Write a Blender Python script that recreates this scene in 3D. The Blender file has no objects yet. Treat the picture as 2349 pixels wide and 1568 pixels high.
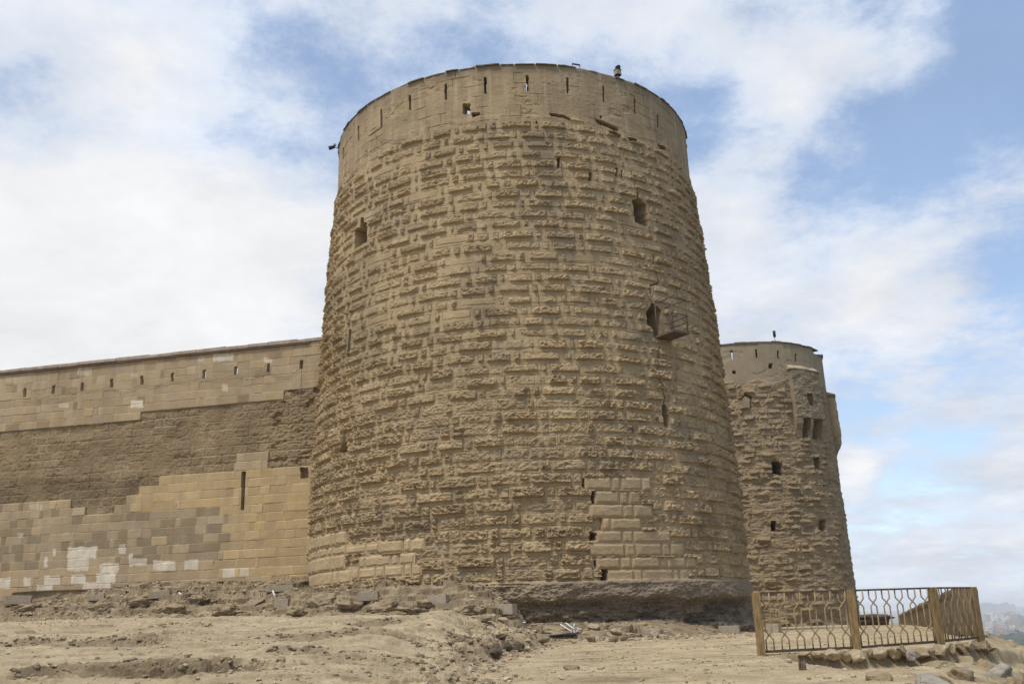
import bpy, bmesh, math, random
import numpy as np
from mathutils import Matrix, Vector
C = bpy.context.scene.collection
rad = math.radians
f32 = np.float32

# ------------------------------------------------------------------ camera geometry (metres, eye at the origin)
F = 2650 * 2349 / 2816
PITCH, ROLL = rad(16), .034
_fw = np.array([0, math.cos(PITCH), math.sin(PITCH)])
_up = np.array([0, -math.sin(PITCH), math.cos(PITCH)])
_rt = np.array([1., 0, 0])
RT = _rt * math.cos(ROLL) - _up * math.sin(ROLL)
UP = _up * math.cos(ROLL) + _rt * math.sin(ROLL)


def ray(x, y):
    d = RT * (x - 1174.5) / F + UP * (784 - y) / F + _fw
    return d / np.hypot(d[0], d[1])


def crop(x0, y0, s, pts):
    k = 2349 / 2816
    return [((x0 + s * x) * k, (y0 + s * y) * k) for x, y in pts]


def rect(a, b, c, d):
    return [(a, b), (c, b), (c, d), (a, d)]


# ------------------------------------------------------------------ noise
_T = np.random.RandomState(3).rand(256) * 2 * np.pi
_GX, _GY = np.cos(_T).astype(f32), np.sin(_T).astype(f32)


def _h(ix, iy, seed):
    h = (ix.astype(np.uint32) * np.uint32(374761393) + iy.astype(np.uint32) * np.uint32(668265263)
         + np.uint32((seed * 974711) & 0xffffffff))
    h = (h ^ (h >> np.uint32(13))) * np.uint32(1274126177)
    return (h ^ (h >> np.uint32(16))) & np.uint32(255)


def pn(x, y, seed=0):
    x = np.asarray(x, f32); y = np.asarray(y, f32)
    xi, yi = np.floor(x), np.floor(y)
    fx, fy = x - xi, y - yi
    xi = xi.astype(np.int32); yi = yi.astype(np.int32)
    u = fx * fx * fx * (fx * (fx * 6 - 15) + 10); v = fy * fy * fy * (fy * (fy * 6 - 15) + 10)

    def g(dx, dy):
        k = _h(xi + dx, yi + dy, seed)
        return _GX[k] * (fx - dx) + _GY[k] * (fy - dy)
    a = g(0, 0); a = a + u * (g(1, 0) - a)
    b = g(0, 1); b = b + u * (g(1, 1) - b)
    return (a + v * (b - a)) * f32(1.5)


def fbm(x, y, seed=0, o=4, gain=.5, bil=False):
    s, a, n = 0, 1.0, 0
    for i in range(o):
        v = pn(x * 2.03 ** i + i * 17.3, y * 2.03 ** i - i * 9.1, seed + i)
        if bil:
            v = 1 - 2 * np.abs(v)
        s = s + a * v
        n += a; a *= gain
    return s / n


def sst(a, b, x):
    t = np.clip((x - a) / (b - a), 0, 1)
    return t * t * (3 - 2 * t)


def inpoly(px, py, poly):
    r = np.zeros(px.shape, bool)
    n = len(poly)
    for i in range(n):
        (x1, y1), (x2, y2) = poly[i], poly[(i + 1) % n]
        if y1 == y2:
            continue
        c = ((y1 > py) != (y2 > py)) & (px < (x2 - x1) * (py - y1) / (y2 - y1) + x1)
        r ^= c
    return r


# ------------------------------------------------------------------ objects
def tag(o, label=None, cat=None, group=None, kind=None):
    for k, v in (('label', label), ('category', cat), ('group', group), ('kind', kind)):
        if v:
            o[k] = v
    return o


def empty(name, loc, label, cat, group=None):
    o = bpy.data.objects.new(name, None)
    o.location = loc
    o.empty_display_size = .2
    C.objects.link(o)
    return tag(o, label, cat, group, 'thing' if label else None)


def link(name, me, mat, parent=None, world=True):
    """world: the mesh is in world coordinates; under a parent it is moved into the parent's frame."""
    if parent is not None and world:
        me.transform(Matrix.Translation(-parent.location))
    if mat is not None and not me.materials:
        me.materials.append(mat)
    o = bpy.data.objects.new(name, me)
    o.parent = parent
    C.objects.link(o)
    return o


def recentre(o):
    """put a top-level mesh's origin at its base"""
    me = o.data
    n = len(me.vertices)
    a = np.empty(n * 3, f32); me.vertices.foreach_get('co', a); a = a.reshape(-1, 3)
    c = Vector((float(a[:, 0].mean()), float(a[:, 1].mean()), float(a[:, 2].min())))
    me.transform(Matrix.Translation(-c)); o.location = c
    return o


def grid_mesh(name, P, col=None, drop=None, flip=False, flat=True):
    n, m = P.shape[:2]
    idx = np.arange(n * m, dtype=np.int32).reshape(n, m)
    q = np.stack([idx[:-1, :-1], idx[:-1, 1:], idx[1:, 1:], idx[1:, :-1]], -1)
    if flip:
        q = q[..., ::-1]
    q = q[~drop] if drop is not None else q.reshape(-1, 4)
    me = bpy.data.meshes.new(name)
    me.vertices.add(n * m)
    me.vertices.foreach_set('co', np.ascontiguousarray(P, f32).ravel())
    k = len(q)
    me.loops.add(k * 4); me.polygons.add(k)
    me.polygons.foreach_set('loop_start', np.arange(0, k * 4, 4, dtype=np.int32))
    me.loops.foreach_set('vertex_index', np.ascontiguousarray(q).ravel())
    if col is not None:
        a = me.attributes.new('tint', 'FLOAT_COLOR', 'POINT')
        c4 = np.ones((n * m, 4), f32); c4[:, :3] = col.reshape(-1, 3)
        a.data.foreach_set('color', c4.ravel())
    me.update(calc_edges=True)
    if flat:
        me.shade_flat()
    else:
        me.shade_smooth()
    return me


class MB:
    """collects shapes for one mesh"""
    def __init__(s):
        s.v, s.f = [], []

    def add(s, v, f):
        k = len(s.v)
        s.v += [tuple(map(float, p)) for p in v]
        s.f += [tuple(i + k for i in q) for q in f]
        return s

    def box(s, c, d, rot=None, jit=0, rng=None):
        c = Vector(c)
        v = []
        for z in (-.5, .5):
            for x, y in ((-.5, -.5), (.5, -.5), (.5, .5), (-.5, .5)):
                p = Vector((x * d[0], y * d[1], z * d[2]))
                if jit:
                    p += Vector([rng.uniform(-jit, jit) for _ in range(3)])
                if rot is not None:
                    p = rot @ p
                v.append(c + p)
        return s.add(v, [(3, 2, 1, 0), (4, 5, 6, 7), (0, 1, 5, 4), (1, 2, 6, 5), (2, 3, 7, 6), (3, 0, 4, 7)])

    def tube(s, pts, r, n=8):
        pts = [Vector(p) for p in pts]
        rings = []
        for i, p in enumerate(pts):
            a = pts[max(i - 1, 0)]; b = pts[min(i + 1, len(pts) - 1)]
            t = (b - a).normalized()
            ref = Vector((0, 0, 1)) if abs(t.z) < .9 else Vector((1, 0, 0))
            x = t.cross(ref).normalized(); y = t.cross(x)
            rr = r[i] if isinstance(r, (list, tuple)) else r
            rings.append([p + (x * math.cos(2 * math.pi * k / n) + y * math.sin(2 * math.pi * k / n)) * rr for k in range(n)])
        v = [q for ring in rings for q in ring]
        f = [(i * n + k, i * n + (k + 1) % n, (i + 1) * n + (k + 1) % n, (i + 1) * n + k)
             for i in range(len(pts) - 1) for k in range(n)]
        f += [tuple(reversed(range(n))), tuple(range(len(v) - n, len(v)))]
        return s.add(v, f)

    def build(s, name, mat, parent=None, world=True, smooth=False, bevel=0):
        me = bpy.data.meshes.new(name)
        me.from_pydata(s.v, [], s.f)
        bm = bmesh.new(); bm.from_mesh(me)
        if bevel:
            bmesh.ops.bevel(bm, geom=bm.edges[:], offset=bevel, segments=2, affect='EDGES', profile=.6)
        bmesh.ops.recalc_face_normals(bm, faces=bm.faces[:])
        bm.to_mesh(me); bm.free()
        (me.shade_smooth if smooth else me.shade_flat)()
        return link(name, me, mat, parent, world)


# ------------------------------------------------------------------ materials
def mat_new(name):
    m = bpy.data.materials.new(name)
    m.use_nodes = True
    nt = m.node_tree
    return m, nt, nt.nodes['Principled BSDF']


def N(nt, t, **kw):
    n = nt.nodes.new(t)
    for k, v in kw.items():
        if k.startswith('i_'):
            n.inputs[int(k[2:]) if k[2:].isdigit() else k[2:].replace('_', ' ')].default_value = v
        else:
            setattr(n, k, v)
    return n


def tinted(name, rough=.95, n1=3.0, n2=28.0, amp=.16, bump=.5, bdist=.02, streak=0.0):
    """colour from the mesh's own tint, broken up by procedural noise, with fine bump"""
    m, nt, b = mat_new(name)
    L = nt.links.new
    at = N(nt, 'ShaderNodeAttribute', attribute_name='tint')
    tc = N(nt, 'ShaderNodeTexCoord')
    a = N(nt, 'ShaderNodeTexNoise', i_Scale=n1, i_Detail=6.0, i_Roughness=.65)
    c = N(nt, 'ShaderNodeTexNoise', i_Scale=n2, i_Detail=5.0, i_Roughness=.7)
    L(tc.outputs['Object'], a.inputs['Vector']); L(tc.outputs['Object'], c.inputs['Vector'])
    mr = N(nt, 'ShaderNodeMapRange', i_1=.25, i_2=.75, i_3=1 - amp, i_4=1 + amp)
    L(a.outputs[0], mr.inputs[0])
    mr2 = N(nt, 'ShaderNodeMapRange', i_1=.25, i_2=.75, i_3=1 - amp * .9, i_4=1 + amp * .9)
    L(c.outputs[0], mr2.inputs[0])
    mu = N(nt, 'ShaderNodeMath', operation='MULTIPLY')
    L(mr.outputs[0], mu.inputs[0]); L(mr2.outputs[0], mu.inputs[1])
    out = mu.outputs[0]
    if streak:
        mp = N(nt, 'ShaderNodeMapping'); mp.inputs['Scale'].default_value = (2.2, 2.2, .16)
        L(tc.outputs['Object'], mp.inputs[0])
        s = N(nt, 'ShaderNodeTexNoise', i_Scale=1.0, i_Detail=5.0, i_Roughness=.6)
        L(mp.outputs[0], s.inputs['Vector'])
        r3 = N(nt, 'ShaderNodeMapRange', i_1=.3, i_2=.7, i_3=1 - streak, i_4=1 + streak)
        L(s.outputs[0], r3.inputs[0])
        m3 = N(nt, 'ShaderNodeMath', operation='MULTIPLY')
        L(out, m3.inputs[0]); L(r3.outputs[0], m3.inputs[1]); out = m3.outputs[0]
    vm = N(nt, 'ShaderNodeVectorMath', operation='SCALE')
    L(at.outputs['Color'], vm.inputs[0]); L(out, vm.inputs['Scale'])
    L(vm.outputs[0], b.inputs['Base Color'])
    b.inputs['Roughness'].default_value = rough
    b.inputs['Specular IOR Level'].default_value = .15
    if bump:
        bp = N(nt, 'ShaderNodeBump', i_Strength=bump, i_Distance=bdist)
        L(c.outputs[0], bp.inputs['Height']); L(bp.outputs[0], b.inputs['Normal'])
    return m


def simple(name, ca, cb, scale=6., rough=.85, bump=.3, bdist=.01, metal=0., stretch=(1, 1, 1), lo=.35, hi=.65):
    m, nt, b = mat_new(name)
    L = nt.links.new
    tc = N(nt, 'ShaderNodeTexCoord')
    mp = N(nt, 'ShaderNodeMapping'); mp.inputs['Scale'].default_value = stretch
    L(tc.outputs['Object'], mp.inputs[0])
    a = N(nt, 'ShaderNodeTexNoise', i_Scale=scale, i_Detail=7.0, i_Roughness=.68)
    L(mp.outputs[0], a.inputs['Vector'])
    r = N(nt, 'ShaderNodeValToRGB')
    r.color_ramp.elements[0].position = lo; r.color_ramp.elements[1].position = hi
    r.color_ramp.elements[0].color = (*ca, 1); r.color_ramp.elements[1].color = (*cb, 1)
    L(a.outputs[0], r.inputs[0]); L(r.outputs[0], b.inputs['Base Color'])
    b.inputs['Roughness'].default_value = rough
    b.inputs['Metallic'].default_value = metal
    b.inputs['Specular IOR Level'].default_value = .2
    if bump:
        bp = N(nt, 'ShaderNodeBump', i_Strength=bump, i_Distance=bdist)
        L(a.outputs[0], bp.inputs['Height']); L(bp.outputs[0], b.inputs['Normal'])
    return m


M_STONE = tinted('weathered_limestone', n1=1.3, n2=24, amp=.11, bump=.7, bdist=.02, streak=.08)
M_FAR = tinted('far_limestone', n1=1.0, n2=14, amp=.14, bump=.7, bdist=.04, streak=.08)
M_ASHLAR = tinted('ashlar_limestone', n1=1.6, n2=22, amp=.10, bump=.4, bdist=.012, streak=.07)
M_GROUND = tinted('rocky_ground', n1=2.6, n2=34, amp=.25, bump=.8, bdist=.03)
M_COPING = simple('coping_stone', (.075, .068, .05), (.17, .145, .10), 5)
M_PALECOP = simple('pale_coping_stone', (.26, .2, .15), (.40, .32, .25), 4)
M_PIPE = simple('brown_strip', (.075, .048, .032), (.13, .085, .055), 6)
M_DARKIN = simple('roof_deck_stone', (.16, .12, .08), (.24, .19, .12), 3)
M_POST = simple('ochre_rusted_paint', (.10, .06, .027), (.31, .205, .092), 11, rough=.6, bump=.6, stretch=(2.5, 2.5, .5), lo=.3, hi=.62)
M_BAR = simple('worn_tan_paint', (.22, .155, .085), (.36, .265, .15), 14, rough=.55, bump=.1)
M_RAIL = simple('dark_rail_paint', (.045, .033, .024), (.12, .085, .052), 9, rough=.55, bump=.1)
M_CONC = simple('grey_concrete', (.255, .205, .142), (.37, .305, .215), 9, bump=.4)
M_LOWWALL = simple('brown_wall_stone', (.12, .085, .045), (.20, .145, .078), 3.5, bump=.6, bdist=.05, stretch=(1, 1, .35))
M_RUIN = simple('dark_ruin_stone', (.045, .033, .025), (.14, .10, .07), 2, bump=.7, bdist=.08)
M_RUBBLE = simple('pale_rubble', (.27, .205, .12), (.47, .38, .25), 7, bump=.7, bdist=.02)
M_CRUMB = simple('broken_soil', (.14, .102, .06), (.31, .235, .145), 9, bump=.6, bdist=.02)
M_BANK = simple('bank_rock', (.19, .14, .082), (.36, .275, .17), 5, bump=.9, bdist=.04, stretch=(1, 1, 2.2))
M_RUBBLE2 = simple('brown_rubble', (.16, .115, .065), (.31, .235, .145), 7, bump=.7, bdist=.02)
M_SLAB = simple('yellow_slab_stone', (.20, .15, .082), (.36, .285, .165), 4, bump=.7, bdist=.03)
M_GREYST = simple('grey_stone', (.23, .195, .148), (.37, .325, .255), 8, bump=.5)
M_WHITE = simple('white_plastic', (.62, .6, .56), (.8, .79, .76), 10, rough=.5, bump=0)
M_IRON = simple('rusted_iron', (.06, .042, .032), (.15, .105, .075), 20, rough=.7, bump=.3)
M_PLANK = simple('weathered_plank', (.085, .06, .045), (.17, .125, .09), 6, stretch=(1, 6, 6), bump=.4)
M_BLACK = simple('black_metal', (.012, .012, .013), (.03, .03, .03), 9, rough=.45, bump=0)
M_LAMPTAN = simple('tan_lamp_body', (.22, .17, .12), (.36, .29, .21), 9, rough=.6, bump=0)
M_LAMPPOLE = simple('pinkish_pole_paint', (.34, .24, .2), (.48, .36, .31), 9, rough=.6, bump=0)
M_CABLE = simple('cable_sheath', (.13, .1, .065), (.2, .155, .1), 5, bump=0)
M_WOOD = simple('stump_wood', (.07, .05, .033), (.22, .165, .11), 8, stretch=(4, 4, .6), bump=.8, bdist=.02)
M_ROOT = simple('dry_root', (.06, .045, .03), (.16, .12, .075), 12, bump=.5)
M_SHEET = simple('grey_plastic_sheet', (.16, .155, .15), (.3, .29, .28), 6, rough=.4, bump=.4)
M_TREES = simple('tree_foliage', (.010, .022, .007), (.035, .055, .018), .05, bump=0)
M_PLAIN = simple('plain_soil', (.05, .06, .03), (.16, .14, .095), .004, bump=0)

# ------------------------------------------------------------------ the round tower's figures
AZC = rad(.45)
TC = np.array([40 * math.sin(AZC), 40 * math.cos(AZC)])
ZS = np.array([-3, -.9, 0., 1.0, 1.12, 1.75, 4, 5.9, 7.5, 9.1, 11, 12.5, 14.5, 15.9, 18.1, 20.5])
RS = np.array([9.0, 8.82, 8.74, 8.68, 8.64, 8.62, 8.60, 8.54, 8.47, 8.37, 8.30, 8.21, 8.1, 8.0, 7.80, 7.78])
ZTOP = 20.2


def RT_prof(z):
    return np.interp(z, ZS, RS)


def pix_tower(x, y, c, prof):
    d = ray(x, y)
    R = float(prof(5.))
    for _ in range(12):
        b = d[0] * c[0] + d[1] * c[1]
        k = b * b - (c @ c) + R * R
        t = b - math.sqrt(max(k, 0))
        R = float(prof(t * d[2]))
    p = t * d[:2] - c
    n = -c / np.linalg.norm(c)
    ex = np.array([-n[1], n[0]])
    return math.atan2(p @ ex, p @ n), t * d[2]


def tower_axes(c):
    n = -c / np.linalg.norm(c)
    return n, np.array([-n[1], n[0]])


def tower_poly(pts, c=TC, prof=RT_prof):
    return [pix_tower(x, y, c, prof) for x, y in pts]


# ------------------------------------------------------------------ masonry
class Bond:
    """courses of stones; look up the stone under every grid point"""
    def __init__(s, zb, umin, umax, seq, seed):
        rng = random.Random(seed)
        s.zb = np.array(zb)
        s.starts, s.off, cells = [], [], []
        for j in range(len(zb) - 1):
            u = umin - rng.uniform(0, 1.2)
            st = []
            k = rng.randrange(2)
            while u < umax:
                w, kind = seq(rng, k, j)
                st.append(u); cells.append((u, u + w, zb[j], zb[j + 1], kind))
                u += w; k += 1
            s.off.append(len(cells) - len(st)); s.starts.append(np.array(st))
        s.cells = np.array(cells)
        s.n = len(cells)

    def look(s, U, Z):
        J = np.clip(np.searchsorted(s.zb, Z) - 1, 0, len(s.zb) - 2)
        idx = np.zeros(U.shape, np.int32)
        for j in range(len(s.zb) - 1):
            m = J == j
            if m.any():
                idx[m] = s.off[j] + np.clip(np.searchsorted(s.starts[j], U[m]) - 1, 0, len(s.starts[j]) - 1)
        return idx


def lerp3(a, b, t):
    return np.asarray(a, f32) + (np.asarray(b, f32) - np.asarray(a, f32)) * t[..., None]


STONE, MORTAR = (.322, .235, .131), (.350, .259, .148)


def boss_field(U, Z, bond, seed, mu, mz, edge=.05, warp=.03):
    """distance into each stone's raised face (positive inside) and the stone's index"""
    wu = fbm(U * 1.6, Z * 1.6, seed, 3) * warp * 1.5
    wz = fbm(U * 1.3, Z * 1.3, seed + 9, 3) * warp
    U2, Z2 = U + wu, Z + wz
    idx = bond.look(U2, Z2)
    c = bond.cells[idx].astype(f32)
    r = np.random.RandomState(seed)
    jm = r.uniform(.7, 1.35, (bond.n, 4)).astype(f32)[idx]
    zl = c[..., 2] + mz * jm[..., 2]; zh = c[..., 3] - mz * jm[..., 3]
    dx = np.minimum(U2 - c[..., 0] - mu * jm[..., 0], c[..., 1] - mu * jm[..., 1] - U2)
    dz = np.minimum(Z2 - zl, zh - Z2)
    k = .014
    hh = np.clip(.5 + .5 * (dz - dx) / k, 0, 1)
    d = dz + (dx - dz) * hh - k * hh * (1 - hh)
    d = d + pn(U * 9, Z * 9, seed + 31) * warp * .55
    joint = np.minimum(np.minimum(U2 - c[..., 0], c[..., 1] - U2), np.minimum(Z2 - c[..., 2], c[..., 3] - Z2))
    tz = (Z2 - zl) / np.maximum(zh - zl, .02)
    boss_field.parts = (dx, dz + pn(U * 9, Z * 9, seed + 31) * warp * .4)
    return d, joint, idx, c, tz


def build_round_tower():
    root = empty('stone_tower', (TC[0], TC[1], -1.0), 'massive round tower of bossed limestone courses with slitted parapet, nearest of the two towers', 'tower', None)
    th_f = np.linspace(rad(-98), rad(98), 1120)
    th = np.concatenate([th_f, np.linspace(rad(98), rad(262), 120)[1:]])
    zz = np.concatenate([np.arange(-1.6, 1.1, .03), np.arange(1.1, ZTOP + .001, .0252)])
    TH, Z = np.meshgrid(th, zz)
    TH = TH.astype(f32); Z = Z.astype(f32)
    U = TH * 8.2
    seed = 11
    # courses
    rng = random.Random(5)
    zb = [-2.0, 1.1]
    row = [.43, .44, .435, .44, .43, .435, .43, .43]
    for h in row:
        zb.append(zb[-1] + h)
    while zb[-1] < 21:
        zb.append(zb[-1] + (.412 + rng.uniform(-.018, .018)))

    def seq(r, k, j):
        if k % 2:
            return r.uniform(.27, .38), 1
        return r.uniform(.84, 1.34) if r.random() < .86 else r.uniform(.5, .85), 0
    bond = Bond(zb, -14, 40, seq, 21)
    # zones
    lown = fbm(U * .22, Z * .22, 71, 3)
    side = sst(.92, 1.3, np.abs(TH)) * sst(16.5, 14.0, Z)                      # silhouettes, ruder work
    leftbad = sst(-.72, -1.0, TH) * sst(12.5, 10.5, Z) * sst(1.6, 3, Z)
    low = sst(9.8, 6.2, Z + lown * 1.6)                                        # eroded lower courses
    rude = np.clip(side + leftbad + low * .65 + lown * .35, 0, 1)
    zpar = 17.8 + .25 * fbm(U * .5, Z * .1, 5, 2) - .35 * sst(-.5, -.8, TH) * sst(-1.2, -.9, TH)
    par = sst(-.22, .16, Z - zpar + .12 * fbm(U * 2.2, Z * 2.2, 6, 3))
    mzf = .084 - .026 * low - .015 * side
    muf = .088 - .040 * low - .015 * side
    d, joint, idx, c, tz = boss_field(U, Z, bond, seed, muf, mzf)
    r = np.random.RandomState(8)
    g = lambda a, b: r.uniform(a, b, bond.n).astype(f32)[idx]
    hs = g(.022, .085); rsel = g(0, 1); rr = g(.4, 1.5); ctint = g(-.5, 1)
    header = c[..., 4] > .5
    hs = np.where(header, hs * .85, hs)
    flush = rsel > (.93 - .13 * low * sst(-1.0, -.7, TH))
    # plastered-over stretches low on the front, left of the newer patch
    pl_poly = [tower_poly([(1080, 880), (1330, 850), (1400, 960), (1345, 1095), (1330, 1180), (1230, 1200), (1150, 1100), (1060, 1010)])]
    plast = sum(inpoly(TH, Z, p) for p in pl_poly).astype(bool)
    flush = flush | (plast & (rsel > .42))
    hs = np.where(flush, .006, hs)
    hs = hs * (1 + .35 * rude - .4 * side)
    fdx, fdz = boss_field.parts
    mz_ = sst(-.004, .024, fdz); mx_ = sst(-.01, np.where(c[..., 4] > .5, .025, .05), fdx + .015 * pn(U * 7, Z * 7, 37))
    m = mz_ * mx_
    bill = fbm(U * 3.6, Z * 5.2, 41, 4, .58, True)
    fine = fbm(U * 10, Z * 12, 55, 3, .6)
    pit = sst(.12, .5, fbm(U * 2.6, Z * 3.4, 61, 4, .6))
    body = hs * (1.10 - .50 * np.clip(tz, 0, 1))
    H = m * (body + np.where(flush, .15 + .45 * low, rr) * (.062 * (bill - .2) + .022 * fine + .02 * fbm(U * 9, Z * 11, 47, 3, .6, True)) * (1 + .9 * rude)
             - np.where(flush, 0, pit) * (.06 + .06 * rude))
    crow = (.018 + .014 * fbm(U * .6, Z * .6, 39, 3)) * (1 - .5 * sst(9, 5, Z))             # the beds run on between the stones
    H = H + mz_ * (1 - mx_) * crow * (1.3 - .8 * np.clip(tz, 0, 1)) * sst(-.25, .15, fbm(U * .9, Z * 1.4, 38, 3))
    # general erosion of the rude parts
    er = fbm(U * 1.1, Z * 1.7, 81, 5, .6)
    H = H + rude * (.07 * er + .045 * fbm(U * 3.5, Z * 4.5, 83, 4, .6, True) - .03)
    H = H + (1 - m) * (.014 * fbm(U * 2.5, Z * 2.5, 15, 4) + .006 * fbm(U * 9, Z * 9, 16, 3))
    H = H + .03 * fbm(U * .35, Z * .35, 91, 3)
    # tooled joint lines here and there
    jl = sst(.020, .006, np.abs(d + .010)) * sst(-.2, .1, fbm(U * 1.1, Z * 1.5, 17, 3)) * (1 - par)
    H = H - jl * .02
    oj = .6 * sst(.022, .006, np.minimum(Z - c[..., 2], c[..., 3] - Z)) * sst(.05, .3, fbm(U * .8, Z * .9, 18, 3)) * (1 - par)
    H = H - oj * .05
    # parapet: thin-jointed ashlar, flaking render
    bondp = Bond([14] + list(np.arange(15.2, 21, .46)), -14, 40, lambda r, k, j: (r.uniform(.55, 1.15), 0), 33)
    dp, jp, ip, cp, _ = boss_field(U, Z, bondp, 77, .0, .0, warp=.012)
    flake = sst(.2, .3, fbm(U * 1.1, Z * 2.2, 23, 6, .68)) * sst(18.6, 17.4, Z)
    jvis = sst(.0, .3, fbm(U * .7, Z * .7, 29, 3))
    Hp = .02 - .028 * sst(.024, .006, jp) * jvis - .03 * sst(.2, .4, fbm(U * .7, Z * 1.1, 24, 5, .65)) - .016 * flake + .016 * fbm(U * 3.5, Z * 5, 3, 5, .65)
    H = H * (1 - par) + Hp * par
    # (colour comes below)
    # neat newer blocks: right-hand patch and left foot
    k2 = .3508
    patch = [rect(450, 607, 956, 708), rect(525, 712, 880, 814), rect(487, 818, 976, 920), rect(585, 924, 886, 1018),
             rect(540, 1024, 1112, 1118), rect(487, 1122, 1212, 1226), rect(540, 1230, 1310, 1320), rect(626, 1324, 1252, 1424)]
    newm = np.zeros(U.shape, bool)
    nseam = np.ones(U.shape, f32)
    nb = np.zeros(U.shape, f32); nid = np.zeros(U.shape, f32)
    rngp = random.Random(4)
    left = [rect(-20, 1065, 300, 1165), rect(-20, 1160, 560, 1228), rect(-20, 1240, 290, 1352), rect(-20, 1356, 342, 1460),
            rect(560, 1090, 915, 1190), rect(400, 1210, 840, 1300), rect(345, 1300, 895, 1390), rect(300, 1130, 560, 1200)]
    for src, lst in (((1450, 1100), patch), ((850, 1100), left)):
        for q in lst:
            tp = tower_poly(crop(*src, k2, q))
            t0 = min(p[0] for p in tp); t1 = max(p[0] for p in tp)
            z0 = np.mean([tp[2][1], tp[3][1]]); z1 = np.mean([tp[0][1], tp[1][1]])
            z0, z1 = z0 - .004, z1 + .004
            mm = (TH > t0) & (TH < t1) & (Z > z0) & (Z < z1)
            newm |= mm
            u = t0 * 8.2; k = rngp.randrange(2)
            while u < t1 * 8.2 - .05:
                w = rngp.uniform(.26, .38) if k % 2 else rngp.uniform(.75, 1.2)
                if u + w > t1 * 8.2 - .3:
                    w = t1 * 8.2 - u
                s_ = mm & (U >= u) & (U < u + w)
                dd = np.minimum(np.minimum(U - u, u + w - U), np.minimum(Z - z0, z1 - Z))[s_]
                nb[s_] = sst(.045, .085, dd + pn(U[s_] * 6, Z[s_] * 6, 5) * .02)
                nseam[s_] = sst(.004, .016, dd)
                nid[s_] = rngp.uniform(-1, 1)
                u += w; k += 1
    Hn = .055 + nb * (.035 + .022 * fbm(U * 3.2, Z * 4, 19, 4, .55)) - (1 - nseam) * .035
    H = np.where(newm, Hn, H)
    # plinth of living rock under the courses
    base = sst(1.12, 1.02, Z)
    ledge = sst(.22, .62, Z + .22 * fbm(U * .5, Z * .5, 3, 4))
    rightn = sst(-.25, .5, TH)
    rock = .34 * fbm(U * .7, Z * 1.3, 101, 5, .62) + .18 * fbm(U * 1.8, Z * 4.0, 103, 5, .62, True) + .05 * fbm(U * 7, Z * 9, 106, 3, .6, True)
    smooth = .10 + .09 * fbm(U * .8, Z * 1.6, 105, 5, .6)
    under = -.26 * sst(.6, .3, Z + .3 * fbm(U * .4, Z * 0, 108, 3)) * sst(-.6, -.1, Z)
    Hb = rock * (1 - ledge * (.2 + .42 * rightn)) + smooth * ledge + under
    Hb = Hb * (1 - .55 * sst(.8, 1.35, TH))
    H = H * (1 - base) + Hb * base
    # colour (the stone's own, no shade)
    v = ctint * .17 - .10 * header
    col = lerp3(MORTAR, STONE, m * .9) * (1 + v * m)[..., None]
    col = col * (1 + .10 * lown)[..., None]
    grey = sst(.05, .5, fbm(U * .5, Z * .7, 131, 4)) * .35 * m
    col = lerp3(col, np.array((.25, .205, .135)), grey)
    stn_ = 1 + .20 * fbm(U * .28, Z * .2, 151, 5, .6) + .16 * fbm(U * 1.5, Z * .13, 153, 5, .6) + .12 * fbm(U * 1.1, Z * 1.6, 157, 4)
    col = col * stn_[..., None]
    col = lerp3(col, np.array((.20, .158, .105)), sst(.05, .4, fbm(U * .4, Z * .45, 155, 5, .62)) * .5)
    col = lerp3(col, np.array((.44, .36, .25)), sst(.3, .5, fbm(U * .9, Z * 1.1, 159, 5, .65)) * .35 * (1 - base))
    pc = np.array((.318, .235, .136)) * (1 + .10 * r.uniform(-1, 1, bondp.n).astype(f32)[ip])[..., None]
    st = fbm(U * 2.2, Z * .16, 141, 5, .62)
    pc = lerp3(pc, np.array((.41, .32, .205)), sst(.04, .3, st) * .7)
    pc = lerp3(pc, np.array((.19, .15, .10)), sst(.05, .45, -st) * .65)
    bl = fbm(U * .8, Z * 1.2, 143, 5, .6)
    pc = lerp3(pc, np.array((.23, .18, .12)), sst(.08, .4, bl) * .45)
    pc = lerp3(pc, np.array((.17, .135, .09)), sst(ZTOP - .7, ZTOP - .1, Z + .4 * fbm(U * 1.5, Z * .5, 145, 4)) * .55)
    col = col * (1 - par[..., None]) + pc * par[..., None]
    nc = np.array((.345, .255, .147)) * (1 + .06 * nid)[..., None]
    col = np.where(newm[..., None], nc, col)
    leftnew = newm & (TH < -.3)
    col = np.where(leftnew[..., None], col * 1.14, col)
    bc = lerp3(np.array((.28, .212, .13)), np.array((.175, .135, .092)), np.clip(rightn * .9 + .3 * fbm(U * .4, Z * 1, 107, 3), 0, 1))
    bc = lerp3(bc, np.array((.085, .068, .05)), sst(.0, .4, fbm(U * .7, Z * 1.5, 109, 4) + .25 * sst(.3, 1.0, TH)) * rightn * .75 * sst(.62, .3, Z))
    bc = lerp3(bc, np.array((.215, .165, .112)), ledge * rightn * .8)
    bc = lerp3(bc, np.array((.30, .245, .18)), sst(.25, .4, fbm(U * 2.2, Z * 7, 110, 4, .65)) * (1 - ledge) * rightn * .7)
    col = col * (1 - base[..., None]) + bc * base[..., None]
    # bird lime on the left flank
    for (px, py) in ((860, 1315), (985, 1320), (890, 1410), (975, 1405), (940, 1440), (920, 1420), (1000, 1220), (1090, 1175)):
        t0, z0 = pix_tower(px * .8342, py * .8342, TC, RT_prof)
        s_ = np.exp(-((U - t0 * 8.2) / .07) ** 2 - ((Z - z0) / .26) ** 2) * (1 + .9 * fbm(U * 9, Z * 3, 7, 3))
        col = lerp3(col, np.array((.52, .46, .36)), sst(.45, .9, s_) * .55)
    # openings
    through = np.zeros(U.shape, bool)

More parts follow.
